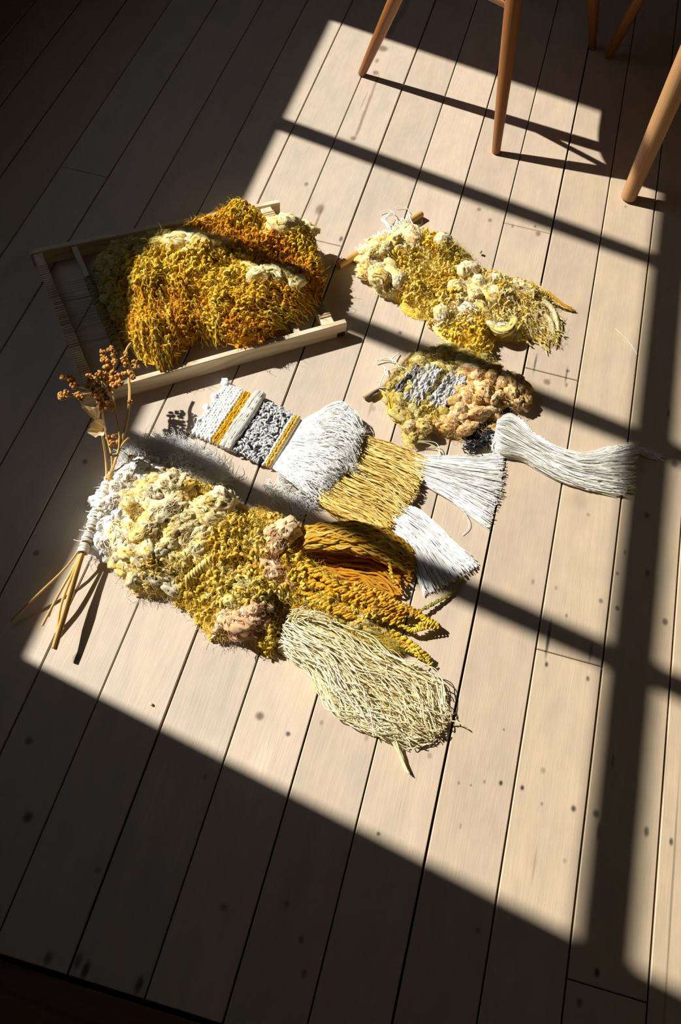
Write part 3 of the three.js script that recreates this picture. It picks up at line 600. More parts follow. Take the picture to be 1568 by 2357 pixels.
// ---------- golden fleece on the loom ----------
{
  const o = thing('fleece_heap', 'heap of golden and amber curly fleece piled across the wooden frame loom', 'fleece');
  const heap = makeHeap([[-.7591,-1.1656],[-.7418,-1.2173],[-.6899,-1.2543],[-.6381,-1.3],[-.5889,-1.3511],[-.5448,-1.4042],[-.5256,-1.4256],[-.4712,-1.3948],[-.4211,-1.3948],[-.3749,-1.3907],[-.3402,-1.3631],[-.3117,-1.3176],[-.2893,-1.265],[-.285,-1.2157],[-.3021,-1.1897],[-.3128,-1.156],[-.3379,-1.1279],[-.3498,-1.0947],[-.3686,-1.067],[-.3983,-1.0407],[-.4416,-1.0502],[-.4791,-1.0474],[-.4984,-1.0197],[-.5138,-.9681],[-.5372,-.9468],[-.5778,-.9519],[-.6065,-.9737],[-.6479,-1.0194],[-.6861,-1.0555],[-.7218,-1.1001]], {
    H: 0.032, y0: 0.0355, edge: 0.022, billow: 0.024,
    bumps: [[...[-.6223,-1.1244], .06, .016], [...[-.5575,-1.2177], .06, .018], [...[-.4022,-1.1792], .05, .02], [...[-.5019,-1.3677], .05, .02], [...[-.3665,-1.344], .06, .026], [...[-.3868,-1.2665], .05, -.022], [...[-.5583,-1.2993], .05, -.012], [...[-.5904,-1.0038], .06, .012], [...[-.5494,-1.1148], .04, .012]] });
  const seeds = seedsOf([['olive_wool', [[-.7449,-1.1756],[-.6806,-1.2326]], 1.1], ['olive_wool', [[-.7218,-1.1205],[-.667,-1.0386]]], ['olive_wool', [[-.6614,-1.2337],[-.6034,-1.288]]], ['gold_wave', [[-.6103,-1.3066],[-.5438,-1.3723]]], ['gold_curl', [[-.5207,-1.3943],[-.45,-1.3292]], 1.1], ['pale_wool', [[-.4205,-1.3604],[-.3702,-1.3566]], .9], ['gold_curl', [[-.3558,-1.3407],[-.3073,-1.2894]], 1.1], ['amber_curl', [[-.3326,-1.2782],[-.2833,-1.2292]]], ['amber_curl', [[-.4828,-1.3086],[-.388,-1.2863]]], ['gold_curl', [[-.5404,-1.2236],[-.4474,-1.2025]], 1.1], ['pale_wool', [[-.5824,-1.2333],[-.5352,-1.236]], .8], ['gold_curl', [[-.5745,-1.1856],[-.637,-1.1259]], 1.1], ['gold_curl', [[-.6739,-1.1007],[-.631,-1.0408]]], ['gold_wave', [[-.6316,-1.0382],[-.5784,-.9553]], 1.1], ['gold_wave', [[-.5949,-1.0625],[-.5242,-.9615]], 1.1], ['amber_curl', [[-.521,-1.0626],[-.4934,-1.0121]]], ['gold_wave', [[-.5494,-1.1148],[-.4721,-1.0546]]], ['gold_curl', [[-.4787,-1.1284],[-.4398,-1.1794]]], ['pale_wool', [[-.4258,-1.1943],[-.3626,-1.2027]], .8], ['gold_wave', [[-.3993,-1.1701],[-.2969,-1.1765]], 1.1], ['gold_wave', [[-.4374,-1.1148],[-.3079,-1.1453]]], ['amber_curl', [[-.4392,-1.0655],[-.3645,-1.0602]]], ['amber_curl', [[-.4154,-1.2502],[-.3351,-1.2378]]]]);
  const ca = mixOf(seeds); heapBase(heap, ca, 0.004, 0.005).put(o, 'fleece_mat', wool, 'stuff');
  cover(o, heap, seeds, ST, 3400);
  fuzz(o, 'stray_fibres', 9000, onHeap(heap, ca, 0.014), 0.018, 1);
  const w = new Buf();   // woollen weft wound round the inner bar
  for (let k = 0; k < 120; k++) { const t = k / 119, bb = lerp(0.09, 0.3, t), a = lerp(0.4545, 0.4615, t); w.tube(curve([[-0.007, 0.02], [-0.008, 0.031], [0, 0.036 + rr(0, 0.003)], [0.008, 0.034], [0.01, 0.024]].map((q) => { const p = loomAt(a + q[0] * -1, bb + gs() * 0.004); return [p[0], q[1], p[1]]; }), 6), 0.0014, pick(OLIVE.concat(pal('#b0a890'))), 4); }
  w.put(o, 'wound_wool', wool, 'stuff');
}

// ---------- pale fleece hanging on a dowel ----------
{
  const o = thing('wall_hanging', 'small fleece wall hanging of cream, lemon and gold puffs on a wooden dowel', 'wall hanging');
  const A = [-.2787,.009,-1.3514], B = [-.1386,.009,-1.5744];
  add(o, 'dowel', rodGeo(A, B, 0.0084), new THREE.MeshStandardMaterial({ name: 'honey_dowel', map: woodTex('#d2a866', '#9c6a2c', 160), roughness: 0.5 }));
  const th = new Buf();
  for (let k = 0; k < 46; k++) { const t = (k + rnd()) / 46, e = lerp(.22, .86, t), x = lerp(A[0], B[0], e), z = lerp(A[2], B[2], e), q = [-.028 + gs() * .006, -.022]; thread(th, [[x + .02, .012, z + .028], [x, .0185, z], [x + q[0] * .35 * rr(.2, 1.2), .014, z + q[1] * .7 * rr(.2, 1.2)], [x - .006, .0095, z + q[1] * .1]], .0008, pick(WHITE), 12, 4); }
  for (let k = 0; k < 9; k++) thread(th, [[-.1831,.016,-1.4716], [-.2027,.02,-1.4969], [-.2143,.02,-1.5152], [-.2012,.014,-1.5496]].map((p) => p.map((v, i) => v + gs() * (i === 1 ? .002 : .006))), .0008, pick(WHITE), 14, 4);
  thread(th, [[-.1679,.012,-1.4961],[-.1898,.012,-1.5332],[-.2027,.008,-1.5594],[-.2192,.006,-1.5638],[-.2316,.004,-1.5511]], .0007, WHITE[0]); thread(th, [[-.1552,.012,-1.5078],[-.1601,.01,-1.5535],[-.1773,.006,-1.5861],[-.2018,.004,-1.58]], .0006, WHITE[1]);
  th.put(o, 'white_warp', cotton, 'stuff', 'white cotton warp threads looped over the dowel');
  const heap = makeHeap([[-.2373,-1.3646],[-.2295,-1.4122],[-.1981,-1.4691],[-.1574,-1.5125],[-.127,-1.523],[-.0958,-1.5102],[-.0648,-1.5076],[-.03,-1.4948],[-.0016,-1.4715],[.0092,-1.4455],[.0382,-1.4386],[.0832,-1.4344],[.1221,-1.4365],[.1628,-1.4255],[.1964,-1.3937],[.2152,-1.3604],[.2216,-1.2983],[.2016,-1.2667],[.1732,-1.2887],[.1393,-1.265],[.0984,-1.2578],[.0799,-1.2455],[.0903,-1.218],[.0768,-1.1795],[.0419,-1.1839],[.0102,-1.209],[-.0287,-1.2348],[-.0529,-1.2689],[-.0818,-1.2618],[-.108,-1.2725],[-.1278,-1.296],[-.1575,-1.2993],[-.1808,-1.3074],[-.2005,-1.3359],[-.2197,-1.3458]], {
    H: 0.018, edge: 0.014, billow: 0.02, bumps: [[...[-.1964,-1.4152], .05, .012], [...[-.0378,-1.4132], .03, -.006], [...[.0657,-1.3799], .06, .008], [...[.2019,-1.3395], .07, -.024]] });
  const seeds = seedsOf([['cream_wool', [[-.2174,-1.3799],[-.178,-1.4215]]], ['cream_wool', [[-.1594,-1.4708],[-.1299,-1.4737]], 1.1], ['gold_curl', [[-.1094,-1.4953],[-.0929,-1.4648]], .8], ['gold_curl', [[-.1672,-1.397],[-.146,-1.3903]], .6], ['lemon_curl', [[-.1245,-1.4046],[-.0745,-1.4007]], 1.1], ['dark_olive', [[-.0569,-1.4346],[-.0059,-1.4519]], 1], ['cream_wool', [[-.1822,-1.3167],[-.1703,-1.3073]], .8], ['lemon_curl', [[-.1141,-1.2931],[-.0535,-1.3003]], 1.1], ['lime_curl', [[-.1001,-1.2525],[-.0953,-1.2734]], .6], ['lime_curl', [[-.0639,-1.3498],[-.0276,-1.362]], .8], ['cream_wool', [[.0063,-1.387],[.0519,-1.3487]], 1], ['cream_curl', [[.0544,-1.3896],[.1186,-1.4112]], 1.1], ['cream_curl', [[-.0321,-1.2432],[.0096,-1.2697]], 1], ['gold_curl', [[.0235,-1.2265],[.0747,-1.1894]], 1.3], ['cream_curl', [[.0722,-1.3422],[.1144,-1.3172]], 1], ['lime_curl', [[.1265,-1.3604],[.1413,-1.3262]], .6], ['tail_wave', [[.1295,-1.3581],[.2107,-1.2885]], 1.2], ['tail_wave', [[.1393,-1.388],[.2148,-1.3279]], 1.1], ['lemon_curl', [[.1483,-1.4248],[.1808,-1.4018]], .7]]);
  const ca = mixOf(seeds); heapBase(heap, ca, 0.0035, 0.004).put(o, 'fleece_mat', wool, 'stuff');
  cover(o, heap, seeds, ST, 1300);
  const P = (u, c, rx, ry, rz, t, tint) => tuft(new Buf(), [u[0], u[1] + .007, u[2]], rx * 1.15, ry * 1.1, rz * 1.15, t, c, tint ?? c.map((v, i) => v * [.95, .84, .6][i]), .16).put(o, 'wool_puff', wool, null);
  P([-.0716,.028,-1.4744], soft('#d4cfae'), .018, .015, .019, .3); P([-.1792,.024,-1.3226], soft('#e6cf84'), .021, .018, .02, .4, soft('#c99a2a')); P([-.1389,.022,-1.3302], soft('#d9d3ac'), .013, .016, .02, .2); P([-.2044,.03,-1.3913], soft('#ecdb94'), .026, .014, .014, 2.2, soft('#d9b84a')); P([-.1875,.036,-1.4002], soft('#f0e2a6'), .022, .011, .01, 2.0);
  P([.002,.026,-1.4144], soft('#e9e2c8'), .019, .013, .013, .1); P([.0197,.026,-1.2949], soft('#efe9d6'), .019, .012, .013, -.1); P([-.0305,.022,-1.2692], soft('#e4d8a2'), .018, .014, .017, .9, soft('#c8b040')); P([.0741,.024,-1.3957], soft('#ece4c4'), .024, .012, .014, .5); P([.0165,0,-1.4998], soft('#cfc49a'), .003, .003, .003, 0); P([-.1441,.028,-1.4711], soft('#ecd9a4'), .028, .013, .02, .8, soft('#dcae50')); P([-.0142,.026,-1.3465], soft('#e8d990'), .018, .012, .018, .2); P([.0281,.03,-1.374], soft('#efe4b4'), .016, .013, .012, 1.1);
  P([-.0292,.02,-1.26], soft('#efeada'), .012, .012, .012, 0); P([.1231,.02,-1.3987], soft('#e9ddb0'), .024, .01, .012, .6);
  for (const [kn, r, c] of [[[[.0716,.02,-1.2768],[.0919,.026,-1.2602],[.1121,.028,-1.265],[.1215,.024,-1.2997],[.1021,.02,-1.3202]], .011, soft('#e0cf66')], [[[.0641,.02,-1.2819],[.0924,.028,-1.2711],[.1113,.026,-1.2842]], .009, soft('#eee8cc')], [[[.1092,.02,-1.3646],[.1508,.018,-1.3475],[.1934,.012,-1.3413],[.2129,.006,-1.302]], .007, soft('#d8cd9a')], [[[.1225,.02,-1.4025],[.169,.018,-1.3865],[.2027,.012,-1.364],[.2195,.006,-1.3233]], .006, soft('#ded3a4')]]) { const b = new Buf(); roving(b, kn, r, c); b.put(o, 'wool_roll', wool); }
  const tips = new Buf(); for (const kn of [[[.1599,.012,-1.4273],[.1981,.008,-1.4062],[.2196,.006,-1.3953],[.2425,.004,-1.3955]], [[.1605,.012,-1.3897],[.1959,.007,-1.3339],[.204,.003,-1.2703]], [[.1762,.012,-1.3816],[.2171,.006,-1.3419],[.2194,.003,-1.2816]], [[.1637,.01,-1.3076],[.1931,.005,-1.2775],[.2078,.003,-1.2566]]]) for (let k = 0; k < 6; k++) { const c = pick(CREAM.concat(LEMON)); tips.tube(curve(kn.map((p) => [p[0] + gs() * .007, p[1] * rr(.6, 1.2) + .001, p[2] + gs() * .007]), 22), (t) => .0022 * (1 - .7 * t), c, 5); }
  for (let k = 0; k < 5; k++) tips.tube(curve([[.182,.014,-1.4191],[.2075,.01,-1.4047],[.2287,.008,-1.395],[.2463,.005,-1.3932]].map((p) => [p[0] + gs() * .003, p[1], p[2] + gs() * .003]), 24), (t) => .0024 * (1 - .6 * t) * (1 + .3 * Math.sin(t * 40)), pick(AMBER), 5);
  tips.put(o, 'tail_locks', wool, 'stuff', 'thin trailing wool ends');
  fuzz(o, 'stray_fibres', 7000, onHeap(heap, ca, 0.014), 0.016, 1);
}

// ---------- grey, moss and tan hanging with a long white tassel ----------
{
  const o = thing('wall_hanging', 'small woolly wall hanging in grey, moss and tan with a long white curved tassel', 'wall hanging');
  const st = new Buf(); thread(st, [[-.136,.005,-1.0205],[-.1222,.007,-1.037],[-.1036,.008,-1.0605],[-.0879,.009,-1.1093],[-.071,.008,-1.1576]], .0045, lin('#a98f6c'), 18, 8); thread(st, [[-.1278,.009,-1.0222],[-.1188,.011,-1.036],[-.1063,.011,-1.0515]], .0028, lin('#4a4032'), 10, 6); st.put(o, 'stick', strawMat, null, 'thin bare twig at the top edge');
  const str = new Buf();
  for (const kn of [[[-.0999,.014,-1.1189],[-.107,.012,-1.1303],[-.1205,.008,-1.1306],[-.134,.003,-1.1161]], [[-.0844,.016,-1.1104],[-.0987,.014,-1.1253],[-.1064,.01,-1.1287],[-.0955,.004,-1.1568]], [[-.0999,.014,-1.08],[-.1091,.01,-1.1015],[-.1201,.006,-1.1109]], [[-.1023,.014,-1.0827],[-.1112,.01,-1.095],[-.1116,.006,-1.1101]], [[-.0998,.02,-1.0961],[-.0799,.02,-1.1084],[-.0623,.02,-1.0988],[-.0574,.02,-1.0691]], [[-.1104,.012,-1.0493],[-.0978,.016,-1.0513],[-.0832,.016,-1.0468],[-.0688,.014,-1.036]], [[-.1141,.012,-1.0459],[-.0892,.014,-1.0351],[-.0752,.006,-1.0177]], [[-.1099,.014,-1.0838],[-.113,.012,-1.0635],[-.1122,.01,-1.0538]]]) thread(str, kn, .0011, pick(WHITE), 22, 5);
  str.put(o, 'white_strings', cotton, 'stuff');
  const cord = new Buf(); for (let k = 0; k < 3; k++) { thread(cord, [[-.103,.014,-1.0364],[-.0873,.012,-1.0204],[-.0798,.006,-.9994],[-.0692,.004,-.9932]].map((p) => [p[0] + gs() * .002, p[1], p[2] + gs() * .002]), .0014, pick(LIME), 20); thread(cord, [[-.0874,.016,-1.0455],[-.0736,.012,-1.0079],[-.0581,.01,-.9999],[-.0365,.01,-1.0024],[-.0184,.014,-1.0184]].map((p) => [p[0] + gs() * .003, p[1], p[2] + gs() * .003]), .0014, pick(LIME), 20); }
  thread(cord, [[-.021,.012,-.9322],[-.0063,.014,-.9429],[.0149,.012,-.9467],[.0321,.008,-.9422],[.0398,.003,-.9259]], .0011, lin('#e2d2a2'), 24); cord.put(o, 'loose_cords', cotton, 'stuff');
  const heap = makeHeap([[-.1114,-1.0409],[-.104,-1.0779],[-.0905,-1.1175],[-.0714,-1.155],[-.0277,-1.1888],[.0137,-1.2147],[.0564,-1.2113],[.0852,-1.206],[.1122,-1.1833],[.1514,-1.1674],[.1808,-1.1417],[.1868,-1.1022],[.1659,-1.0763],[.1456,-1.0643],[.1392,-1.0236],[.1027,-.9829],[.0685,-.9796],[.0429,-.9769],[.0162,-.9793],[.0001,-.9527],[-.0217,-.9331],[-.0376,-.9462],[-.0462,-.9758],[-.0698,-.9902],[-.0854,-1.0186]], { H: 0.017, edge: 0.014, billow: 0.01, bumps: [[...[.081,-1.0963], .06, .012], [...[.1533,-1.1195], .05, .008]] });
  const seeds = seedsOf([['olive_wool', [[-.0914,-1.0988],[-.0938,-1.0516]], .8], ['olive_wool', [[-.0722,-1.1347],[-.0167,-1.1769]], 1], ['olive_wool', [[-.0144,-1.1655],[.0713,-1.1996]], 1.1], ['olive_wool', [[-.0148,-1.1236],[.0322,-1.1626]], .9], ['olive_wool', [[-.0102,-1.1016],[-.03,-1.0268]], .7], ['olive_wool', [[.0344,-1.1044],[.0137,-1.0296]], .6], ['olive_wool', [[-.0525,-1.0085],[-.0187,-.9754]], .9], ['olive_wool', [[-.0202,-.9427],[.0058,-.9832]], .8], ['tan_wool', [[.075,-1.1291],[.1436,-1.1513]], 1], ['tan_wool', [[.1472,-1.1291],[.178,-1.1046]], 1], ['tan_wool', [[.0533,-1.0534],[.1018,-1.0802]], 1], ['tan_wool', [[.0305,-.991],[.0818,-.9964]], 1], ['lemon_curl', [[-.0026,-1.0023],[.0096,-1.0283]], .6]]);
  const ca = mixOf(seeds); heapBase(heap, ca, 0.0035, 0.004).put(o, 'wool_mat', wool, 'stuff'); cover(o, heap, seeds, ST, 700);
  const gl = new Buf(), GREY = pal('#f0eef0', '#e2e0e4', '#c8c8ce', '#f6f4f2', '#a2a2a8');
  for (const [a, b2, w, n] of [[[-.0148,-1.1236], [-.0437,-1.0281], .036, 300], [[.0397,-1.1219], [.0043,-1.0306], .036, 280], [[-.0459,-1.1194], [-.0735,-1.0427], .016, 70]]) for (let k = 0; k < n; k++) {
    const t = rnd(), s = (rnd() - .5) * w, dx = b2[0] - a[0], dz = b2[1] - a[1], l = Math.hypot(dx, dz), x = lerp(a[0], b2[0], t) - (dz / l) * s, z = lerp(a[1], b2[1], t) + (dx / l) * s, y = heap.h(x, z) + .0075, an = Math.atan2(dz, dx) + gs() * .5, R = rr(.003, .005), pts = [];
    for (let j = 0; j <= 8; j++) { const f = (j / 8) * 4.2 - .6; pts.push(x + Math.cos(an) * Math.cos(f) * R * 1.3, y + Math.sin(f) * R * .8, z + Math.sin(an) * Math.cos(f) * R * 1.3); }
    gl.tube(pts, .0018, w < .02 ? pick(pal('#55555a', '#8a8a90', '#c8c8cc')) : pick(GREY), 5);
  }
  gl.put(o, 'grey_loop_pile', wool, 'stuff', 'nubbly grey and white looped yarn rows');
  const P = (u, c, rx, ry, rz, t, tint) => tuft(new Buf(), [u[0], u[1] + .006, u[2]], rx * 1.1, ry * 1.1, rz * 1.1, t, soft(c), tint && soft(tint), .2).put(o, 'wool_puff', wool);
  for (const [u, rx, rz, t, c] of [[[.0624,.03,-1.0653], .018, .013, .6, '#e8c484'], [[.0896,.032,-1.0838], .018, .015, 1, '#ecca90'], [[.0561,.026,-1.033], .013, .01, .4, '#f0d09a'], [[.0912,.026,-1.0331], .022, .01, -.5, '#e2b270'], [[.0459,.02,-1.0013], .013, .01, .3, '#e8bc80'], [[.0746,.018,-.9902], .016, .009, -.2, '#e2ae72'], [[.1001,.028,-1.1306], .012, .012, .7, '#e2ba78'], [[.0704,.026,-1.1227], .01, .014, .3, '#e6c48a'], [[.145,.026,-1.1063], .018, .012, 1, '#e8c07c'], [[.1148,.026,-1.074], .008, .013, .2, '#f0d4a4'], [[.1581,.022,-1.1426], .013, .008, .9, '#d8a058'], [[-.0054,.016,-.9771], .016, .015, .4, '#c9b45e'], [[.0811,.03,-1.0601], .012, .01, .2, '#dea054'], [[.1242,.028,-1.121], .014, .01, .6, '#f0d29c'], [[-.03,.012,-.9723], .012, .012, 0, '#d0ba86']]) P(u, c, rx, .011, rz, t, '#cc8c3c');
  for (const [kn, r, c] of [[[[.0936,.026,-1.1185],[.117,.03,-1.1344],[.1529,.03,-1.1343],[.1766,.024,-1.1181],[.1711,.018,-1.0948]], .006, '#b8853e'], [[[.1048,.028,-1.1033],[.1321,.034,-1.1186],[.1614,.03,-1.1084],[.1616,.022,-1.0921]], .005, '#cfa258'], [[[.0604,.022,-1.1321],[.0865,.03,-1.1538],[.1167,.028,-1.1653]], .006, '#c0924e'], [[[.1563,.022,-1.1537],[.1818,.018,-1.1419],[.1825,.012,-1.118]], .004, '#a87434'], [[[.029,.022,-1.1302],[.0402,.026,-1.1387],[.0569,.024,-1.134],[.0583,.02,-1.1214]], .004, '#d4d2d4']]) { const b = new Buf(); roving(b, kn, r, soft(c)); b.put(o, 'wool_roll', wool); }
  const g = new Buf(); for (const [u, c] of [[[.0308,.03,-1.1835], GOLD], [[.0667,.026,-1.1927], GOLD]]) g.puff(u[0], u[1], u[2], .012, .012, .012, 0, c[0], { amp: .3 });
  const bl = new Buf(), BK = pal('#17181d', '#26272d', '#3a3b42');
  for (let k = 0; k < 300; k++) { const t = rnd(), a = [.1451,-1.072], b2 = [.0931,-.9681], x = lerp(a[0], b2[0], t) + gs() * .011, z = lerp(a[1], b2[1], t) + gs() * .011, an = rnd() * 6.28, pts = []; const c = rnd() < .12 ? pick(pal('#9a9a9e', '#6a6a70')) : pick(BK); for (let j = 0; j <= 10; j++) pts.push(x + Math.cos(an + j * .5) * (.004 + j * .0006), .004 + .012 * rnd() * .2 + .008 * Math.sin(j * .31) + t * .002, z + Math.sin(an + j * .5) * (.004 + j * .0006)); bl.tube(pts, .0012, c, 4); }
  bl.put(o, 'black_yarn', wool, 'stuff', 'band of tangled black yarn');
  const ta = new Buf();
  fringe(ta, { lines: [[[.1294,-1.0455],[.1331,-.9881]], [[.158,-1.0663],[.1485,-.9662]], [[.2054,-1.0335],[.192,-.9687]], [[.2618,-1.0173],[.2342,-.9562]], [[.3125,-1.0211],[.288,-.9427]], [[.3663,-1.0558],[.3484,-.9416]], [[.4205,-1.0879],[.4103,-.9483]]], n: 620, r: .0008, th: [.03, .036, .03, .026, .024, .022, .022], wig: .0022, per: 1.6, lenJ: .24, mix: .1, m: 26, pal: WHITE.concat(pal('#f2ebda')), startJ: .02, clumps: 6, clump: .85 });
  for (let k = 0; k < 26; k++) thread(ta, [[.3708,.016,-1.0472],[.4134,.014,-1.0619],[.4375,.008,-1.0607],[.4565,.004,-1.0587]].map((p) => [p[0] + gs() * .01, p[1] * rr(.4, 1.3), p[2] + gs() * .008]), .0006, pick(WHITE), 16, 4);
  for (let k = 0; k < 30; k++) thread(ta, [[.1413,.02,-1.0044],[.1579,.016,-.9888],[.1949,.01,-.9834],[.2274,.006,-.9751]].map((p) => [p[0] + gs() * .013, p[1] * rr(.4, 1.4), p[2] + gs() * .008]), .0005, pick(WHITE), 18, 4);
  for (let k = 0; k < 16; k++) thread(ta, [[.1498,.018,-1.0085],[.1435,.016,-.9971],[.1382,.012,-.9823],[.1535,.006,-.9774]].map((p) => [p[0] + gs() * .012, p[1] * rr(.5, 1.4), p[2] + gs() * .01]), .0008, pick(WHITE), 18, 4);
  core(o, [[.1355,-1.05],[.1662,-1.0788],[.2069,-1.0439],[.2626,-1.0203],[.3147,-1.0195],[.3637,-1.0456],[.4008,-1.0659],[.3982,-.9542],[.3484,-.9469],[.2888,-.9509],[.2354,-.9674],[.1895,-.9867],[.1436,-1.0022]], .014, .012, WHITE);
  ta.put(o, 'tassel', cotton, 'stuff', 'long curved white cotton tassel');
  fuzz(o, 'stray_fibres', 6000, onHeap(heap, ca, 0.012), 0.013, 1);
}

// ---------- striped woven hanging with three fringes ----------
{
  const o = thing('wall_hanging', 'woven wall hanging with white, gold and grey bands and layered white and gold fringes', 'wall hanging');
  const c00 = [-.4373,-.8375], c01 = [-.4129,-.9708], c10 = [-.2619,-.8054], c11 = [-.2409,-.932];      // along the warp s, across it t
  const W = (s, t) => { const bul = Math.sin(Math.PI * t) * 0.0; return [lerp(lerp(c00[0], c01[0], t), lerp(c10[0], c11[0], t), s) + bul, lerp(lerp(c00[1], c01[1], t), lerp(c10[1], c11[1], t), s)]; };
  const edge = new Buf(); // ground cloth under the bands
  for (let k = 0; k < 60; k++) { const s = .03 + .95 * (k + .5) / 60; edge.tube(curve([0.01, .35, .65, .99].map((t) => { const p = W(s, t); return [p[0], .0035, p[1]]; }), 10), .003, pick(k > 33 && k < 54 ? pal('#4a4a50', '#5a5a60') : WHITE), 6, true); }
  edge.put(o, 'ground_weave', cotton, 'stuff');
  const row = (b, s, n, r, len, h, col, tilt) => { for (let k = 0; k < n; k++) { const t = (k + .5) / n, p = W(s, t), q = W(s, t + .01), f = W(s + .01, t), ax = q[0] - p[0], az = q[1] - p[1], al = Math.hypot(ax, az), fx = f[0] - p[0], fz = f[1] - p[1], fl = Math.hypot(fx, fz), tl = tilt * rr(.7, 1.3), dx = ax / al * Math.cos(tl) + fx / fl * Math.sin(tl), dz = az / al * Math.cos(tl) + fz / fl * Math.sin(tl), L = len * rr(.85, 1.15), y = h * rr(.85, 1.15); b.tube([p[0] - dx * L, y - r * .7, p[1] - dz * L, p[0] - dx * L * .55, y + r * .5, p[1] - dz * L * .55, p[0], y + r, p[1], p[0] + dx * L * .55, y + r * .5, p[1] + dz * L * .55, p[0] + dx * L, y - r * .7, p[1] + dz * L], (u) => r * (.35 + .65 * Math.sin(Math.PI * u)), pick(col), 7); } };
  const white = new Buf(); for (let k = 0; k < 9; k++) row(white, .02 + .235 * (k + .5) / 9, 19, .0032, .0062, .007, WHITE, k % 2 ? .55 : -.55); white.put(o, 'white_woven_band', cotton, 'stuff', 'white knotted weave');
  const bob = new Buf(); for (const [u, r] of [[[-.4098,.01,-.9696], .0085], [[-.4185,.009,-.9291], .0075], [[-.4246,.009,-.9006], .007], [[-.4306,.009,-.8649], .007]]) bob.puff(u[0], .009, u[2], r * 1.3, r * .9, r, .9, WHITE[2], { amp: .2, u: 14, v: 9 }); bob.put(o, 'white_edge_loops', cotton, 'stuff');
  const gold = new Buf(); for (let k = 0; k < 4; k++) row(gold, .275 + .095 * (k + .5) / 4, 26, .0026, .0055, .0085, k === 1 ? pal('#b07f14', '#c08c1c') : pal('#cda02c', '#b8891e', '#d6b04a'), k % 2 ? .5 : -.5); gold.put(o, 'gold_band', cotton, 'stuff', 'mustard gold corded band');
  for (const [s, r] of [[.415, .0085], [.475, .0095]]) { const b = new Buf(); roving(b, [-.03, .15, .4, .65, .9, 1.09].map((t) => { const p = W(s + gs() * .01, t); return [p[0], r + .003, p[1]]; }), r, lin('#ece7dc'), { strands: 14 }); b.put(o, 'white_roving', wool, null, 'thick soft white roving strip'); }
  const loops = new Buf(), G1 = pal('#f2f0f0', '#e4e4e6', '#ccced2', '#f8f6f4'), G2 = pal('#2c2d33', '#45464d', '#5e6068');
  for (let k = 0; k < 620; k++) {
    const s = .535 + .345 * rnd(), t = clamp(.5 + (rnd() - .5) * 1.02, .005, .995), p = W(s, t), dark = n2(p[0] * 62, p[1] * 62) + (s < .56 ? .35 : 0) + (s > .83 ? .25 : 0) > .42, R = rr(.0025, .0042), an = rnd() * 6.28, pts = [], y = .0075 + .003 * rnd();
    for (let j = 0; j <= 8; j++) { const f = (j / 8) * 4.4 - .6; pts.push(p[0] + Math.cos(an) * Math.cos(f) * R * 1.2, y + Math.sin(f) * R * (dark ? .5 : .9), p[1] + Math.sin(an) * Math.cos(f) * R * 1.2); }
    loops.tube(pts, .0017, pick(dark ? G2 : G1), 5);
  }
  loops.put(o, 'grey_loop_pile', wool, 'stuff', 'nubbly grey, black and white looped pile');
  const line = new Buf(); row(line, .905, 24, .0028, .006, .008, WHITE, .5); row(line, .935, 28, .0024, .0055, .009, pal('#cfa640', '#bb922a'), -.5); row(line, .965, 28, .0024, .0055, .009, pal('#d8bc70', '#c9a040'), .5); line.put(o, 'gold_edge', cotton, 'stuff', 'thin gold and white corded line');
  const rod = new Buf(); rod.bar([-.4403,-.8306], [-.4332,-.8498], .007, .007, .004, .0014, [.12, .12, .13]); rod.put(o, 'rod_end', new THREE.MeshStandardMaterial({ name: 'grey_metal', color: '#55585c', metalness: .6, roughness: .4 })); new Buf().bar([-.4353,-.8324], [-.4334,-.8394], .0035, .0076, .004, .001).put(o, 'rod_ring', new THREE.MeshStandardMaterial({ name: 'brass', color: '#b98a2c', metalness: .7, roughness: .4 }));
  // fringes, lowest first
  const w3 = new Buf(), WH = pal('#fefdfa', '#fbf8f2', '#fefefc', '#f6f1e8');
  fringe(w3, { lines: [[[-.0534,-.9221],[-.0254,-.8942],[-.012,-.8728]], [[.015,-.9243],[.0218,-.8922],[.0206,-.8583]], [[.0887,-.9456],[.0939,-.8955],[.0841,-.8374]], [[.1646,-.9787],[.1727,-.8984],[.1613,-.7987]]], n: 330, r: .001, th: [.012, .014, .012, .008], wig: .0016, per: 1.5, lenJ: .12, mix: .06, m: 20, pal: WH });
  fringe(w3, { lines: [[[-.011,-.813],[-.0192,-.7765],[-.0255,-.7507]], [[.0427,-.7943],[.0226,-.7548],[.0084,-.7271]], [[.0953,-.7582],[.0696,-.7254],[.037,-.6901]], [[.1588,-.7218],[.128,-.6811],[.0746,-.6327]]], n: 300, r: .001, th: [.014, .018, .016, .01], wig: .0016, per: 1.5, lenJ: .14, mix: .06, m: 20, pal: WH });
  thread(w3, [[-.0111,.014,-.9446],[.0222,.012,-.9533],[.0355,.01,-.9408],[.0394,.008,-.9151]], .0008, WH[0], 16, 4); thread(w3, [[.0989,.008,-.8296],[.1185,.005,-.8083],[.1237,.003,-.7918],[.115,.002,-.7736]], .0006, WH[1], 18, 4);
  core(o, [[-.0399,-.9231],[.0159,-.9258],[.0855,-.9455],[.1425,-.9655],[.145,-.8303],[.0826,-.8505],[.0191,-.871],[-.0131,-.8815]], .008, .012, WH); core(o, [[-.0001,-.8053],[.044,-.7945],[.0967,-.7583],[.1413,-.7165],[.0773,-.6571],[.0325,-.6973],[-.0002,-.7335],[-.0217,-.7553]], .011, .012, WH);
  w3.put(o, 'lower_white_fringe', cotton, 'stuff', 'long white fringe in two fans');
  const gf = new Buf(), GP = pal('#ecd080', '#e0be62', '#f4e0a4', '#cfa648', '#ead08c');
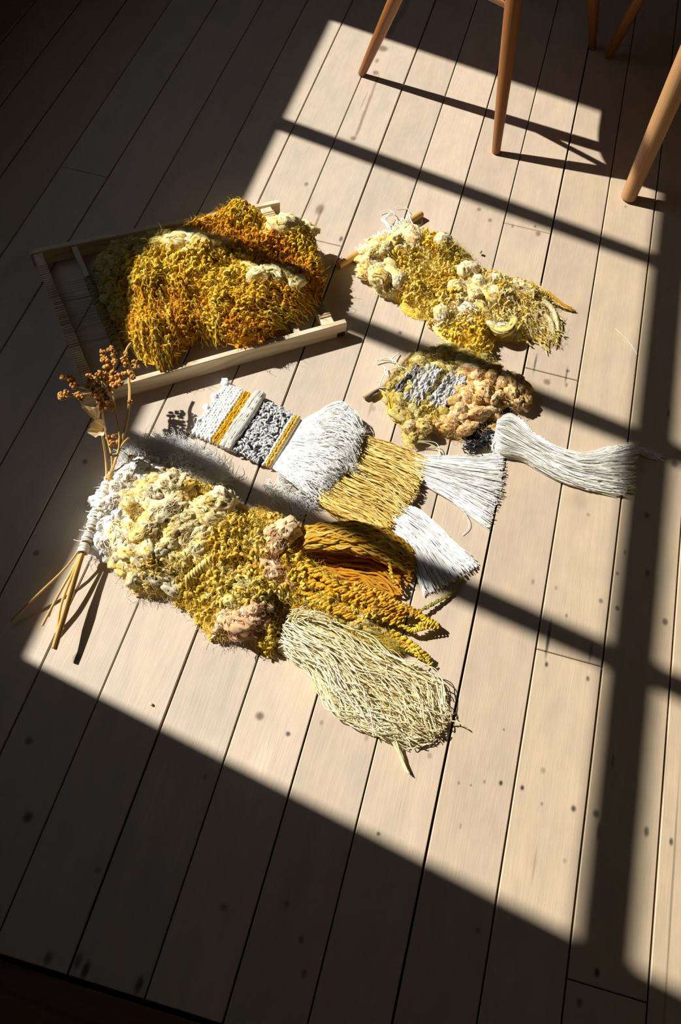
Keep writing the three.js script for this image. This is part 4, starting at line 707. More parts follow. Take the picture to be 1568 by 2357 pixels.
  fringe(gf, { lines: [[[-.1314,-.9358],[-.1349,-.8663],[-.1601,-.8027],[-.1859,-.775]], [[-.0722,-.9242],[-.084,-.8501],[-.1088,-.7829],[-.1461,-.752]], [[-.0234,-.9199],[-.0352,-.8414],[-.057,-.7758],[-.084,-.736]], [[.0244,-.9098],[.0179,-.8219],[-.0063,-.7566],[-.0215,-.7173]]], n: 420, r: .0014, th: [.012, .015, .014, .009], wig: .0022, per: 2.2, lenJ: .12, mix: .07, m: 24, pal: GP, twist: .12, yb: [.006, .008, .008, .006] });
  fringe(gf, { lines: [[[-.1661,-.7947],[-.1795,-.7738]], [[-.1148,-.7761],[-.1396,-.7511]], [[-.0584,-.7513],[-.095,-.7334]], [[-.0068,-.7258],[-.0427,-.7289]]], n: 70, r: .0014, th: [.008, .01, .01, .008], wig: .003, per: 2, lenJ: .3, mix: .1, m: 20, pal: GP, twist: .12 });
  core(o, [[-.1293,-.9369],[-.0713,-.9253],[-.0222,-.9195],[.0112,-.9049],[.0104,-.8307],[-.0171,-.7687],[-.0463,-.736],[-.0967,-.7396],[-.1523,-.7609],[-.1793,-.782]], .013, .012, GP);
  gf.put(o, 'gold_fringe', cotton, 'stuff', 'corded mustard gold fringe');
  const w1 = new Buf();
  fringe(w1, { lines: [[[-.2359,-.9261],[-.2454,-.8613],[-.2595,-.8036]], [[-.2031,-.955],[-.2016,-.8577],[-.2266,-.7843]], [[-.1686,-.9732],[-.1556,-.8605],[-.1934,-.7707]], [[-.1162,-.9348],[-.1106,-.846],[-.1555,-.7551]]], n: 900, r: .001, th: [.008, .014, .018, .016], wig: .0024, per: 1.6, lenJ: .3, mix: .12, m: 16, pal: WH, yb: [.01, .018, .018, .008] });
  fringe(w1, { lines: [[[-.2205,-.9386],[-.224,-.861],[-.2422,-.7943]], [[-.1838,-.9786],[-.1781,-.8787],[-.2033,-.7899]], [[-.1453,-.9666],[-.1342,-.8747],[-.1644,-.785]], [[-.109,-.9288],[-.1066,-.8618],[-.1358,-.7878]]], n: 500, r: .001, th: [.008, .016, .02, .02], wig: .003, per: 1.6, lenJ: .35, mix: .16, m: 16, pal: WH, yb: [.014, .022, .022, .01] });
  core(o, [[-.2389,-.9186],[-.2041,-.9602],[-.1688,-.977],[-.1232,-.9369],[-.1215,-.8568],[-.1574,-.7776],[-.1934,-.7862],[-.2311,-.7994],[-.2513,-.8102]], .024, .016, WH);
  w1.put(o, 'upper_white_fringe', cotton, 'stuff', 'thick soft white brushed fringe');
  const ws = [[-.2722,-.7681],[-.247,-.7959],[-.1973,-.7715],[-.1664,-.7518],[-.1931,-.7291],[-.2418,-.7383]], cen = ws.reduce((a, p) => [a[0] + p[0] / 6, a[1] + p[1] / 6], [0, 0]);
  fuzz(o, 'white_wisps', 420, () => { const p = ws[Math.floor(rnd() * 6)], t = Math.sqrt(rnd()); return { x: lerp(cen[0], p[0], t), z: lerp(cen[1], p[1], t), y: .002 + .01 * rnd(), a: -.9 + gs(), c: [.92, .91, .88] }; }, .035, .22);
  fuzz(o, 'stray_fibres', 500, () => { const p = [[-.2171,-.9266],[-.1689,-.9747],[-.117,-.9262],[-.1146,-.834],[-.1601,-.7706],[-.2362,-.8163]], a = p[Math.floor(rnd() * 6)], c = [(p[0][0] + p[3][0]) / 2, (p[0][1] + p[3][1]) / 2], t = Math.sqrt(rnd()); return { x: lerp(c[0], a[0], t), z: lerp(c[1], a[1], t), y: .02 + .02 * rnd(), a: -.6 + gs(), c: [.95, .94, .91] }; }, .02, .6);
}

// ---------- large fleece hanging in front ----------
{
  const o = thing('wall_hanging', 'largest fleece hanging, white and cream turning mustard and orange, with a long blond fringe', 'wall hanging');
  const heap = makeHeap([[-.5405,-.6708],[-.5325,-.7125],[-.511,-.7372],[-.48,-.7449],[-.4417,-.7338],[-.4135,-.7376],[-.3708,-.7361],[-.3252,-.7258],[-.3042,-.713],[-.2918,-.6958],[-.2614,-.7089],[-.2206,-.7101],[-.1838,-.7025],[-.164,-.6853],[-.1432,-.6551],[-.1203,-.6307],[-.0639,-.6126],[-.0194,-.5916],[.0171,-.5688],[.0192,-.5284],[-.0177,-.524],[-.0656,-.5319],[-.116,-.5335],[-.1476,-.5102],[-.1494,-.4788],[-.15,-.4611],[-.1616,-.4498],[-.1787,-.4703],[-.207,-.4684],[-.2327,-.4544],[-.2554,-.4541],[-.2826,-.4703],[-.3065,-.4895],[-.3281,-.4955],[-.3592,-.5056],[-.3896,-.4931],[-.4183,-.4964],[-.4381,-.516],[-.477,-.5426],[-.5088,-.5418],[-.521,-.5857]], {
    H: 0.024, edge: 0.018, billow: 0.028, bumps: [[...[-.4112,-.6458], .07, .014], [...[-.409,-.5563], .06, .01], [...[-.2205,-.5107], .07, .01], [...[-.3709,-.6782], .03, -.016], [...[-.2059,-.6625], .05, .012], [...[-.1609,-.5161], .04, -.014]] });
  const seeds = seedsOf([['white_wool', [[-.4894,-.5673],[-.4954,-.6108]], .9], ['white_wool', [[-.5156,-.6799],[-.5004,-.7041]], 1], ['cream_wool', [[-.4542,-.6547],[-.4125,-.6959]], 1.1], ['cream_wool', [[-.4141,-.5936],[-.3874,-.6289]], 1], ['cream_wool', [[-.4609,-.5705],[-.434,-.5435]], 1], ['cream_curl', [[-.4524,-.6091],[-.4444,-.6298]], .7], ['cream_wool', [[-.3511,-.64],[-.3058,-.6723]], 1], ['cream_wool', [[-.3664,-.5727],[-.3437,-.5972]], 1], ['lemon_curl', [[-.3923,-.7312],[-.3546,-.7187]], .9], ['lemon_curl', [[-.3576,-.5493],[-.3336,-.5479]], .9], ['cream_curl', [[-.4109,-.521],[-.3473,-.5188]], 1], ['lime_curl', [[-.3106,-.6162],[-.2973,-.6473]], .8], ['lime_curl', [[-.2809,-.6706],[-.1998,-.6954]], 1], ['lime_curl', [[-.2967,-.5763],[-.269,-.611]], .9], ['lemon_curl', [[-.2627,-.6397],[-.2257,-.6241]], .9], ['dark_olive', [[-.2488,-.6712],[-.2164,-.6448]], .7], ['pink_wool', [[-.2025,-.6258],[-.1774,-.6737]], .9], ['lime_curl', [[-.3169,-.5023],[-.2999,-.541]], 1], ['lemon_curl', [[-.2682,-.5168],[-.2646,-.5515]], 1], ['lime_curl', [[-.2364,-.56],[-.2109,-.6021]], .9], ['pink_wool', [[-.2059,-.5863],[-.1725,-.5791]], .8], ['lemon_curl', [[-.2102,-.5509],[-.1724,-.5538]], .8], ['lime_curl', [[-.2665,-.4683],[-.2604,-.4944]], .9], ['pink_wool', [[-.2348,-.4656],[-.1848,-.4963]], .9], ['lemon_curl', [[-.2422,-.5081],[-.2193,-.5314]], .9], ['lime_curl', [[-.1564,-.4532],[-.1586,-.4842]], .8], ['dark_olive', [[-.1654,-.5309],[-.1446,-.5125]], .9], ['gold_curl', [[-.1523,-.5889],[-.1051,-.586]], 1.2], ['gold_curl', [[-.0867,-.5747],[-.0331,-.574]], 1.2], ['gold_curl', [[-.1315,-.5447],[-.0783,-.5441]], 1], ['olive_wool', [[-.0595,-.5378],[.0121,-.5263]], .8], ['gold_curl', [[-.1761,-.6427],[-.1449,-.6169]], 1]]);
  const ca = mixOf(seeds); heapBase(heap, ca, 0.0035, 0.004).put(o, 'fleece_mat', wool, 'stuff'); cover(o, heap, seeds, ST, 4200);
  const P = (u, c, rx, ry, rz, t, tint) => tuft(new Buf(), [u[0], u[1] + .008, u[2]], rx * 1.2, ry * 1.1, rz * 1.2, t, soft(c), tint ? soft(tint) : soft(c).map((v) => v * .93), .24, 26).put(o, 'wool_puff', wool);
  for (const [u, rx, ry, rz, t, c, tint] of [
    [[-.5,.03,-.626], .026, .018, .018, 2.2, '#e6e0d2'], [[-.4911,.028,-.6908], .022, .018, .018, 2.4, '#e4ddcf'], [[-.4986,.022,-.5915], .014, .014, .014, 2, '#e2dac6'], [[-.4949,.018,-.5614], .014, .013, .012, .4, '#eae6dc'], [[-.4795,.02,-.7221], .03, .014, .02, 2.6, '#d8d2c4'], [[-.5065,.026,-.6661], .016, .016, .016, 0, '#e4decf'],
    [[-.414,.042,-.6895], .026, .018, .02, 2.2, '#e2d6a8', '#d8c684'], [[-.4375,.042,-.6586], .022, .018, .02, .5, '#e6dcb4', '#dcc88c'], [[-.4011,.046,-.635], .03, .02, .022, 2.4, '#e8dcb0', '#d9c37c'], [[-.4186,.042,-.5956], .02, .02, .02, 1, '#e6d89e', '#cdb158'], [[-.4526,.034,-.5674], .024, .018, .02, .4, '#ebe2c2', '#dcc88a'], [[-.4117,.034,-.5447], .022, .016, .018, -.4, '#e8dcac', '#d2ba68'], [[-.3263,.034,-.6835], .03, .018, .02, 2.5, '#e2d7a6', '#d6c070'], [[-.3391,.036,-.6505], .028, .016, .018, .3, '#e0d3a2', '#d2b860'], [[-.3548,.036,-.6049], .026, .016, .02, 2.2, '#e0d29c', '#ccb256'], [[-.3224,.038,-.6965], .018, .018, .014, .8, '#e6dbb2'], [[-.3743,.034,-.5603], .024, .016, .018, .4, '#dcca86', '#c2a238'], [[-.345,.034,-.5561], .018, .015, .014, 1.2, '#d6c070', '#b8962a'], [[-.3847,.02,-.5209], .03, .014, .012, -.1, '#ded6bc', '#cfc08a'], [[-.4122,.016,-.5189], .012, .016, .02, .4, '#d6c890'], [[-.3517,.016,-.5156], .02, .012, .012, .2, '#d4cbaa'], [[-.3303,.036,-.5813], .016, .014, .014, 0, '#dacb90'],
    [[-.1925,.046,-.6578], .026, .018, .02, 2.3, '#f0cc9c', '#e0a868'], [[-.2006,.042,-.6324], .02, .015, .016, 2, '#eec494', '#dca060'], [[-.1938,.036,-.585], .018, .012, .012, .5, '#ecc49a', '#dcaa78'], [[-.2196,.034,-.4807], .026, .014, .018, .2, '#e8b888', '#d09458'], [[-.2421,.03,-.4838], .012, .014, .012, .2, '#f0c898'], [[-.2012,.034,-.5105], .016, .012, .01, -.3, '#e8ba8a'],
    [[-.23,.04,-.5408], .018, .014, .016, .6, '#d4cc84', '#b8a83c'], [[-.242,.034,-.5066], .016, .014, .014, .4, '#d6cc7a', '#b4a232'], [[-.1725,.012,-.4672], .01, .01, .01, 0, '#c9ac1c']]) P(u, c, rx, ry, rz, t, tint);
  const white = makeHeap([[-.5166,-.7347],[-.5121,-.7667],[-.4855,-.7874],[-.4442,-.7931],[-.4034,-.7884],[-.3771,-.7701],[-.3547,-.76],[-.3731,-.7394],[-.4162,-.7409],[-.4578,-.738]], { H: .005, edge: .03, billow: .004 });
  heapBase(white, () => pick(WHITE), .004, .001).put(o, 'white_fluff', wool, 'stuff', 'soft wispy white fluff');
  fuzz(o, 'white_wisps', 6500, onHeap(white, () => pick(WHITE), .022, -.014), .03, .5);
  fuzz(o, 'white_wisps', 3000, onHeap(heap, () => pick(WHITE), .004, -.014), .016, .6);
  const ribs = new Buf(); // corded ribs of a tight coil
  for (let k = 0; k < 14; k++) { const t = k / 13, u = t < .5 ? [-.3251,.046,-.5263] : [-.3067,.046,-.5616], v = t < .5 ? [-.3067,.046,-.5616] : [-.2816,.046,-.6022], f = (t % .5) * 2, x = lerp(u[0], v[0], f), z = lerp(u[2], v[2], f); ribs.tube(curve([[-.011, -.016, -.008], [-.004, .001, -.002], [.004, .003, .004], [.011, -.012, .011]].map((q) => [x + q[0] * .5, .05 + q[1], z + q[0] * 1.1]), 10), .0028, pick(pal('#f0d684', '#e6c868', '#f6e29c')), 6); }
  ribs.put(o, 'coiled_cord', wool, 'stuff', 'row of ribbed golden cord coils');
  // arched orange bundle and its hanging locks
  const arch = new Buf();
  fringe(arch, { lines: [[[-.168,-.6114],[-.1727,-.6863]], [[-.1514,-.6395],[-.1553,-.686]], [[-.1081,-.6526],[-.1171,-.7003]], [[-.0559,-.6631],[-.0602,-.7176]], [[.0032,-.6692],[-.0097,-.724]], [[.0464,-.6671],[.0389,-.7117]]], n: 300, r: .0017, th: [.016, .024, .026, .024, .018, .01], yb: [.018, .03, .036, .034, .016, .002], wig: .0046, per: 5.5, lenJ: .25, mix: .14, m: 48, sides: 5, pal: pal('#fdca48', '#f6b830', '#ffd978', '#eeaa22'), dome: .4 });
  core(o, [[-.1606,-.6447],[-.1481,-.6846],[-.1162,-.6998],[-.0677,-.7146],[-.0195,-.7146],[-.006,-.6914],[-.0595,-.6824],[-.1084,-.6712],[-.1423,-.6502]], .022, .008, GOLD, .02);
  arch.put(o, 'arched_lock', wool, 'stuff', 'thick arched loop of orange gold wool');
  const under = new Buf();
  fringe(under, { lines: [[[-.1403,-.6051],[-.1469,-.6613]], [[-.0914,-.5995],[-.0881,-.676]], [[-.035,-.5939],[-.012,-.6934]], [[.0245,-.5761],[.0499,-.679]]], n: 120, r: .0022, th: [.012, .014, .012, .008], wig: .004, per: 3, lenJ: .25, mix: .1, m: 24, sides: 5, pal: AMBER }); under.put(o, 'under_locks', wool, 'stuff');
  const ropes = new Buf();
  const rope = (kn, r, n, p, wob) => { for (let k = 0; k < n; k++) { const c = curve(kn.map((q) => [q[0] + gs() * r * 2, q[1], q[2] + gs() * r * 2]), 64), ph = rnd() * 6.28, per = rr(9, 14), pts = []; for (let j = 0; j <= 64; j++) { const t = j / 64, i = Math.max(0, j - 1) * 3, e = Math.min(64, j + 1) * 3, dx = c[e] - c[i], dz = c[e + 2] - c[i + 2], l = Math.hypot(dx, dz) || 1, w = wob * Math.cos(ph + 6.2832 * per * t); pts.push(c[j * 3] - (dz / l) * w, Math.max(r * .6, c[j * 3 + 1] + wob * (.8 + Math.sin(ph + 6.2832 * per * t))), c[j * 3 + 2] + (dx / l) * w); } const a = pick(p); ropes.tube(pts, (t) => r * (.55 + .45 * Math.sin(Math.PI * clamp(t * .96 + .02))), a, 6); } };
  for (const kn of [[[-.1545,.03,-.6242],[-.1247,.04,-.602],[-.0683,.034,-.5961],[-.0202,.03,-.5911],[.0352,.016,-.5926]], [[-.1642,.03,-.6038],[-.1189,.042,-.5815],[-.0721,.038,-.5804],[-.0154,.03,-.5715],[.047,.014,-.576]], [[-.1669,.028,-.5866],[-.1212,.034,-.5634],[-.0732,.034,-.5568],[-.0115,.026,-.5578],[.0416,.014,-.5661]], [[-.1514,.036,-.6134],[-.1075,.048,-.5948],[-.0576,.044,-.582],[-.0101,.032,-.5805],[.0553,.012,-.5919]], [[-.1122,.03,-.5595],[-.063,.034,-.5474],[-.0077,.024,-.5433],[.0327,.012,-.5396],[.0659,.006,-.5313]], [[-.0479,.03,-.6084],[-.0068,.024,-.602],[.0343,.016,-.5966],[.0714,.008,-.5916]]]) rope(kn, .0026, 7, pal('#fcc43c', '#f4b02c', '#ffd870', '#f8b830'), .0034);
  for (const kn of [[[.0243,.014,-.5903],[.0594,.01,-.5923],[.0875,.012,-.5863],[.1055,.012,-.5849]], [[.0299,.012,-.5676],[.0661,.014,-.5593],[.082,.016,-.573],[.1085,.014,-.5833]], [[.0299,.012,-.5511],[.0635,.012,-.5381],[.0851,.012,-.5266],[.1027,.01,-.5165]], [[.0318,.012,-.5434],[.0622,.008,-.5295],[.0831,.008,-.5211],[.1094,.008,-.5112]], [[.0417,.01,-.6014],[.0704,.008,-.5964],[.08,.006,-.5891]], [[.0175,.01,-.54],[.0399,.008,-.527],[.0498,.004,-.5193]]]) rope(kn, .0019, 4, GOLD.concat(LIME), .0022);
  rope([[-.0172,.03,-.6907],[-.0034,.03,-.6698],[.0068,.03,-.6464],[.016,.026,-.6294]], .0012, 3, GOLD, .0016);
  rope([[-.0419,.036,-.5594],[-.0354,.03,-.5449],[-.0351,.026,-.5303]], .0012, 2, GOLD, .0012);
  rope([[.1289,.004,-.6868],[.1176,.004,-.6552],[.0858,.008,-.6154],[.0533,.014,-.582]], .0009, 9, pal('#c9bc6a', '#bcae54'), .002);
  ropes.put(o, 'golden_ropes', wool, 'stuff', 'crimped golden locks ending in loose tips');
  const felt = makeHeap([[-.0753,-.5407],[-.0456,-.5453],[-.0078,-.5482],[.0321,-.5419],[.0549,-.5258],[.035,-.5136],[.0008,-.514],[-.0386,-.5186]], { H: .022, edge: .014, billow: .008 });
  heapBase(felt, () => pick(pal('#d8c864', '#ccb850', '#e4d67c')), .0035, 0).put(o, 'felted_wool', wool, 'stuff', 'matted yellow green wool');
  fuzz(o, 'stray_fibres', 4000, onHeap(felt, () => pick(pal('#e0d070', '#eccb48')), .012), .016, .7);
  fuzz(o, 'stray_fibres', 15000, onHeap(heap, ca, 0.016), 0.016, 1);
  // long blond fringe
  const bl = new Buf(), lines = [[[-.1049,-.541],[-.1483,-.5051],[-.1449,-.4641]], [[-.0669,-.5357],[-.1072,-.4897],[-.1267,-.4586]], [[-.0176,-.5217],[-.0482,-.4667],[-.0841,-.4407]], [[.0385,-.5077],[.0034,-.4393],[-.0454,-.4026]], [[.1055,-.4927],[.053,-.4168],[-.0038,-.3835]], [[.1436,-.4559],[.0982,-.3969],[.0478,-.3752]], [[.1625,-.4255],[.1467,-.396],[.1033,-.3706]]];
  fringe(bl, { lines, n: 430, r: .00095, th: [.016, .024, .026, .026, .024, .02, .012], wig: .0042, per: 4.5, lenJ: .16, mix: .22, m: 46, pal: BLOND, dome: .5 });
  fringe(bl, { lines, n: 90, r: .0009, th: [.022, .03, .034, .034, .032, .026, .014], yb: [.006, .01, .01, .01, .008, .006, .002], wig: .008, per: 3.2, lenJ: .2, mix: .4, m: 46, pal: pal('#f8ecc8', '#f2e2b2', '#fcf6e2'), dome: .4 });
  for (let k = 0; k < 7; k++) thread(bl, [[.0575,.014,-.3878],[.0759,.012,-.3719],[.0929,.01,-.3522],[.1093,.008,-.3313]].map((p) => [p[0] + gs() * .0035, p[1] * rr(.7, 1.2), p[2] + gs() * .0035]), .001, pick(BLOND), 20, 4);
  thread(bl, [[.1492,.008,-.4194],[.1654,.01,-.4272],[.1803,.01,-.4256],[.1911,.006,-.4224]], .0011, BLOND[0], 18, 5); thread(bl, [[.1353,.012,-.4479],[.1516,.006,-.4453],[.166,.002,-.4431]], .0007, BLOND[0], 12, 4);
  for (let k = 0; k < 5; k++) thread(bl, [[.0913,.01,-.384],[.1084,.008,-.3735],[.1192,.006,-.3749],[.1314,.006,-.3849],[.1427,.006,-.3998]].map((p) => [p[0] + gs() * .007, p[1], p[2] + gs() * .007]), .0009, pick(BLOND), 20, 4);
  thread(bl, [[.0073,.03,-.505],[.03,.03,-.4943],[.0385,.028,-.4757],[.0273,.028,-.4608],[.0083,.028,-.463]], .0011, lin('#e6d8ae'), 26, 5); thread(bl, [[.0667,.018,-.4874],[.0821,.02,-.5006],[.0852,.022,-.5189],[.0723,.02,-.5279]], .0011, lin('#cdbb58'), 24, 5);
  for (let k = 0; k < 26; k++) thread(bl, [[-.1396,.03,-.5165],[-.119,.034,-.5291],[-.0902,.034,-.5352],[-.0651,.03,-.5279]].map((p) => [p[0] + gs() * .012, p[1] * rr(.7, 1.1), p[2] + gs() * .012]), .0008, pick(BLOND), 18, 4);
  core(o, [[-.1039,-.538],[-.0658,-.5344],[-.0163,-.5211],[.0368,-.5061],[.101,-.4878],[.1346,-.4514],[.1473,-.4251],[.1123,-.3858],[.0542,-.3874],[.0006,-.3979],[-.041,-.4159],[-.085,-.4532],[-.1231,-.4673],[-.1393,-.4705],[-.1442,-.512]], .018, .014, BLOND);
  bl.put(o, 'blond_fringe', cotton, 'stuff', 'long wavy blond yarn fringe');
}

// ---------- dried flowers bound with white yarn ----------
{
  const o = thing('dried_flower_bundle', 'bundle of dried flower stems bound with white yarn, brown seed heads at its top', 'dried flowers');
  const STRAW = pal('#d0a860', '#c49a50', '#dab878'), BUD = pal('#c08434', '#ac7228', '#cc9448', '#d8a050');
  const stem = (kn, r, name = 'stem') => { const b = new Buf(), c = pick(STRAW); b.tube(curve(kn, 30), (t) => r * (1 - .25 * t) * (1 + .05 * Math.sin(t * 60)), c, 8, true); return b.put(o, name, strawMat); };
  const S = [
    [[-.4933,.03,-.3568],[-.502,.034,-.4254],[-.5138,.034,-.5053],[-.5225,.034,-.6094],[-.5302,.036,-.6735],[-.531,.062,-.7619],[-.5411,.085,-.8234],[-.5632,.1,-.8781],[-.5803,.105,-.9118],[-.5795,.104,-.9351]],
    [[-.4899,.026,-.357],[-.4996,.03,-.4319],[-.5123,.032,-.5153],[-.5229,.032,-.615],[-.5333,.034,-.6719],[-.549,.05,-.7149],[-.5569,.105,-.7374],[-.5757,.12,-.7696]],
    [[-.5296,.022,-.3901],[-.5241,.03,-.4468],[-.5201,.03,-.514],[-.5217,.032,-.62],[-.5281,.034,-.6755],[-.5351,.048,-.7108],[-.5591,.066,-.7502],[-.578,.13,-.7912]],
    [[-.5885,.006,-.3874],[-.5598,.02,-.4424],[-.5292,.03,-.5113],[-.5208,.034,-.6053],[-.5287,.036,-.674],[-.532,.06,-.743],[-.5685,.084,-.8154],[-.6052,.1,-.8862]],
    [[-.4948,.03,-.3734],[-.5103,.034,-.427],[-.5161,.034,-.496],[-.521,.036,-.6086],[-.5298,.036,-.6765],[-.5278,.056,-.7372],[-.5188,.06,-.7622]],
    [[-.5268,.02,-.4079],[-.5256,.028,-.4456],[-.5215,.03,-.5136],[-.5197,.032,-.6114],[-.5257,.036,-.6827],[-.5127,.03,-.7349]]];
  const R = [.0032, .0026, .0024, .0022, .0026, .0015];
  const stems = S.map((k, i) => stem(k, R[i]));
  const wrap = new Buf(), axis = curve([[-.517,.032,-.5296],[-.5232,.033,-.5914],[-.5275,.034,-.6404],[-.5299,.035,-.6704]], 60), WY = pal('#ece6da', '#e2d9c8', '#f1ece2');
  for (let k = 0; k < 52; k++) { const j = Math.min(58, Math.floor((k / 52) * 60)), x = axis[j * 3], y = axis[j * 3 + 1], z = axis[j * 3 + 2], dx = axis[180] - axis[0], dz = axis[182] - axis[2], l = Math.hypot(dx, dz), pts = [], ra = .0078 * rr(.9, 1.12), tl = rr(-.3, .3); for (let a = 0; a <= 14; a++) { const f = (a / 14) * 6.2832; pts.push(x - (dz / l) * Math.cos(f) * ra + (dx / l) * Math.cos(f) * tl * .004, y + Math.sin(f) * ra, z + (dx / l) * Math.cos(f) * ra + (dz / l) * Math.cos(f) * tl * .004); } wrap.tube(pts, .0017, pick(WY), 6); }
  for (let k = 0; k < 8; k++) { const j = 4 + Math.floor(rnd() * 52); thread(wrap, [[axis[j * 3], axis[j * 3 + 1] + .008, axis[j * 3 + 2]], [axis[j * 3] - .012 * rr(.5, 1.2), axis[j * 3 + 1] + .006, axis[j * 3 + 2] - .002], [axis[j * 3] - .02 * rr(.5, 1.2), axis[j * 3 + 1] - .002, axis[j * 3 + 2] - .005]], .0007, WY[0], 10, 4); }
  wrap.put(o, 'yarn_binding', cotton, null, 'white yarn wound round the stems');
  const tie = new Buf(); for (let k = 0; k < 5; k++) { const e = axis, x = e[180], y = e[181], z = e[182], pts = []; for (let a = 0; a <= 14; a++) { const f = (a / 14) * 6.2832; pts.push(x + Math.cos(f) * .0066, y + Math.sin(f) * .0066 + k * .0004, z - .006 - k * .0016 + Math.cos(f) * .002); } tie.tube(pts, .0011, pick(STRAW), 5); } tie.put(o, 'raffia_tie', strawMat);
  // sprays of small brown seed heads on thin stalks
  const head = (c, r) => { const b = new Buf(); for (let k = 0; k < 9; k++) { const a = rnd() * 6.28, e = Math.acos(rr(-.6, 1)), x = c[0] + Math.sin(e) * Math.cos(a) * r, y = c[1] + Math.cos(e) * r, z = c[2] + Math.sin(e) * Math.sin(a) * r; b.puff(x, y, z, r * .62, r * .5, r * .62, rnd() * 3, pick(BUD), { u: 8, v: 6, amp: .35 }); } return b; };
  const spray = (from, list, r) => { for (const c of list) { const st = new Buf(); thread(st, [from, [lerp(from[0], c[0], .5) + gs() * .005, lerp(from[1], c[1], .6), lerp(from[2], c[2], .5) + gs() * .005], c], .0007, pick(STRAW), 8, 4); const h = head(c, r * rr(.8, 1.2)).put(o, 'seed_head', strawMat, null); st.put(h, 'stalk', strawMat); } };
  spray([-.5787,.085,-.8323], [[-.6188,.11,-.8926],[-.6086,.11,-.8786],[-.6055,.112,-.9029],[-.5972,.11,-.8964],[-.5993,.108,-.8758],[-.588,.108,-.8794],[-.5991,.104,-.8631],[-.5841,.102,-.8611],[-.6,.1,-.8534],[-.5848,.1,-.8476],[-.5929,.1,-.8366],[-.5736,.1,-.8555],[-.5669,.098,-.8445],[-.5753,.096,-.8371]], .0046);
  spray([-.5742,.15,-.7764], [[-.6322,.165,-.7785],[-.6224,.165,-.7836],[-.611,.16,-.7734],[-.6244,.16,-.7494],[-.6146,.165,-.7515],[-.6112,.16,-.7467],[-.5974,.155,-.7581],[-.6181,.165,-.7416],[-.6192,.16,-.7828],[-.5892,.155,-.7578]], .0046);
  spray([-.5719,.12,-.7859], [[-.62,.11,-.8354],[-.6098,.11,-.8313],[-.6049,.11,-.8455],[-.5725,.15,-.8071],[-.594,.15,-.785],[-.5844,.15,-.7852],[-.577,.15,-.7925],[-.5777,.15,-.7753],[-.5654,.15,-.7843],[-.555,.145,-.7766],[-.5658,.14,-.7672],[-.5559,.135,-.7644],[-.5501,.14,-.7722],[-.5635,.13,-.7609],[-.5456,.125,-.7704],[-.5701,.15,-.7708],[-.5929,.15,-.7975],[-.5611,.14,-.7987],[-.5623,.145,-.7843]], .0046);
  spray([-.5625,.1,-.8784], [[-.576,.11,-.9033],[-.5757,.108,-.891],[-.5549,.106,-.8919],[-.5481,.106,-.8833],[-.5681,.106,-.8822],[-.5556,.1,-.8699],[-.5481,.1,-.8638],[-.5669,.1,-.8641],[-.5356,.09,-.816]], .0042);
  spray([-.549,.06,-.7577], [[-.5551,.058,-.7472],[-.5472,.06,-.7533],[-.5366,.056,-.7464],[-.5471,.056,-.7391]], .0044);
  spray([-.5255,.04,-.739], [[-.51,.036,-.7346]], .0036);
  const pod = (c, r, h, lean, turn) => { const b = new Buf(), rings = [], N = 28, M = 9, base = b.p.length; for (let i = 0; i <= M; i++) for (let j = 0; j <= N; j++) { const t = i / M, a = (j / N) * 6.2832, q = r * (.18 + .82 * Math.pow(t, .7)) * (1 + .1 * t * Math.sin(a * 7) + .14 * t * t * n2(a * 1.5 + c[0] * 40, 2)), y = h * t + t * t * r * .3 * Math.sin(a * 2 + 1); rings.push([Math.cos(a) * q, y, Math.sin(a) * q]); }
    const E = new THREE.Euler(lean[0], turn, lean[1]), v = new THREE.Vector3();
    rings.forEach((p, k) => { v.set(...p).applyEuler(E); b.p.push(c[0] + v.x, c[1] + v.y, c[2] + v.z); b.n.push(0, 1, 0); const rib = .86 + .14 * Math.sin((k % (N + 1)) * 2.2); b.c.push(...lin('#e8cfa0').map((x) => x * rib)); b.u.push(0, 0); });
    for (let i = 0; i < M; i++) for (let j = 0; j < N; j++) { const q = i * (N + 1) + j; b.i.push(q, q + 1, q + N + 1, q + 1, q + N + 2, q + N + 1); }
    const g = b.geo(); g.computeVertexNormals(); return add(o, 'seed_pod', g, podMat, null, 'pale papery ruffled seed pod'); };
  const podMat = new THREE.MeshPhysicalMaterial({ name: 'papery_husk', vertexColors: true, roughness: .8, side: THREE.DoubleSide, transmission: .2, thickness: 0 });
  pod([-.5659,.118,-.7455], .017, .024, [-.9, .5], .4); pod([-.5469,.112,-.7325], .016, .022, [-.2, .8], 1.2);
}

// ---------- loose bits on the boards ----------
{
  const t = (kn, r, c, label) => { const b = new Buf(); thread(b, kn, r, lin(c), 24, 5); const m = b.put(scene, numbered('loose_thread'), cotton); m.userData.label = label; m.userData.category = 'thread'; };
  t([[.3421,.0016,-1.3717],[.3605,.003,-1.3532],[.3772,.003,-1.3358],[.3937,.0016,-1.3147]], .0007, '#efe9dc', 'short pale thread lying alone on the boards at the right, beside the dark shadow band');
  t([[-.1347,.001,-1.1273],[-.1252,.004,-1.1326],[-.1091,.004,-1.1354],[-.1022,.0012,-1.1352]], .0007, '#efe9dc', 'fine white thread end by the strings of the grey and moss hanging');
  const b = new Buf(); b.puff(...[-.3148,.002,-.3205], .0035, .002, .002, .4, lin('#d8c4a0'), { u: 10, v: 7, amp: .3 }); const m = b.put(scene, 'wood_chip', strawMat); m.userData.label = 'tiny pale wood chip lying alone on the boards below the large hanging'; m.userData.category = 'chip';
}

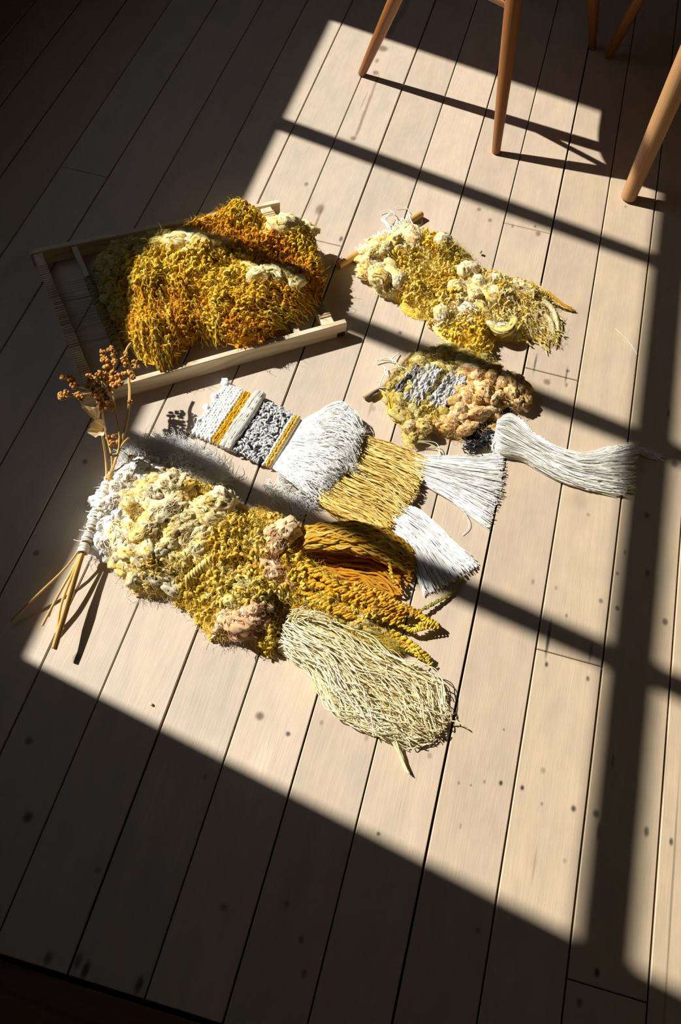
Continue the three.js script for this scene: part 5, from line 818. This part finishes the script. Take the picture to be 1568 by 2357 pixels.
// each thing is set at its base
scene.updateMatrixWorld(true);
for (const o of [...scene.children]) {
  if (!o.userData.category) continue;
  const b = new THREE.Box3().setFromObject(o), c = new THREE.Vector3((b.min.x + b.max.x) / 2, Math.max(0, b.min.y), (b.min.z + b.max.z) / 2);
  if (o.isMesh) o.geometry.translate(-c.x, -c.y, -c.z); else o.children.forEach((k) => k.position.sub(c));
  o.position.copy(c);
}
renderer.render(scene, camera);
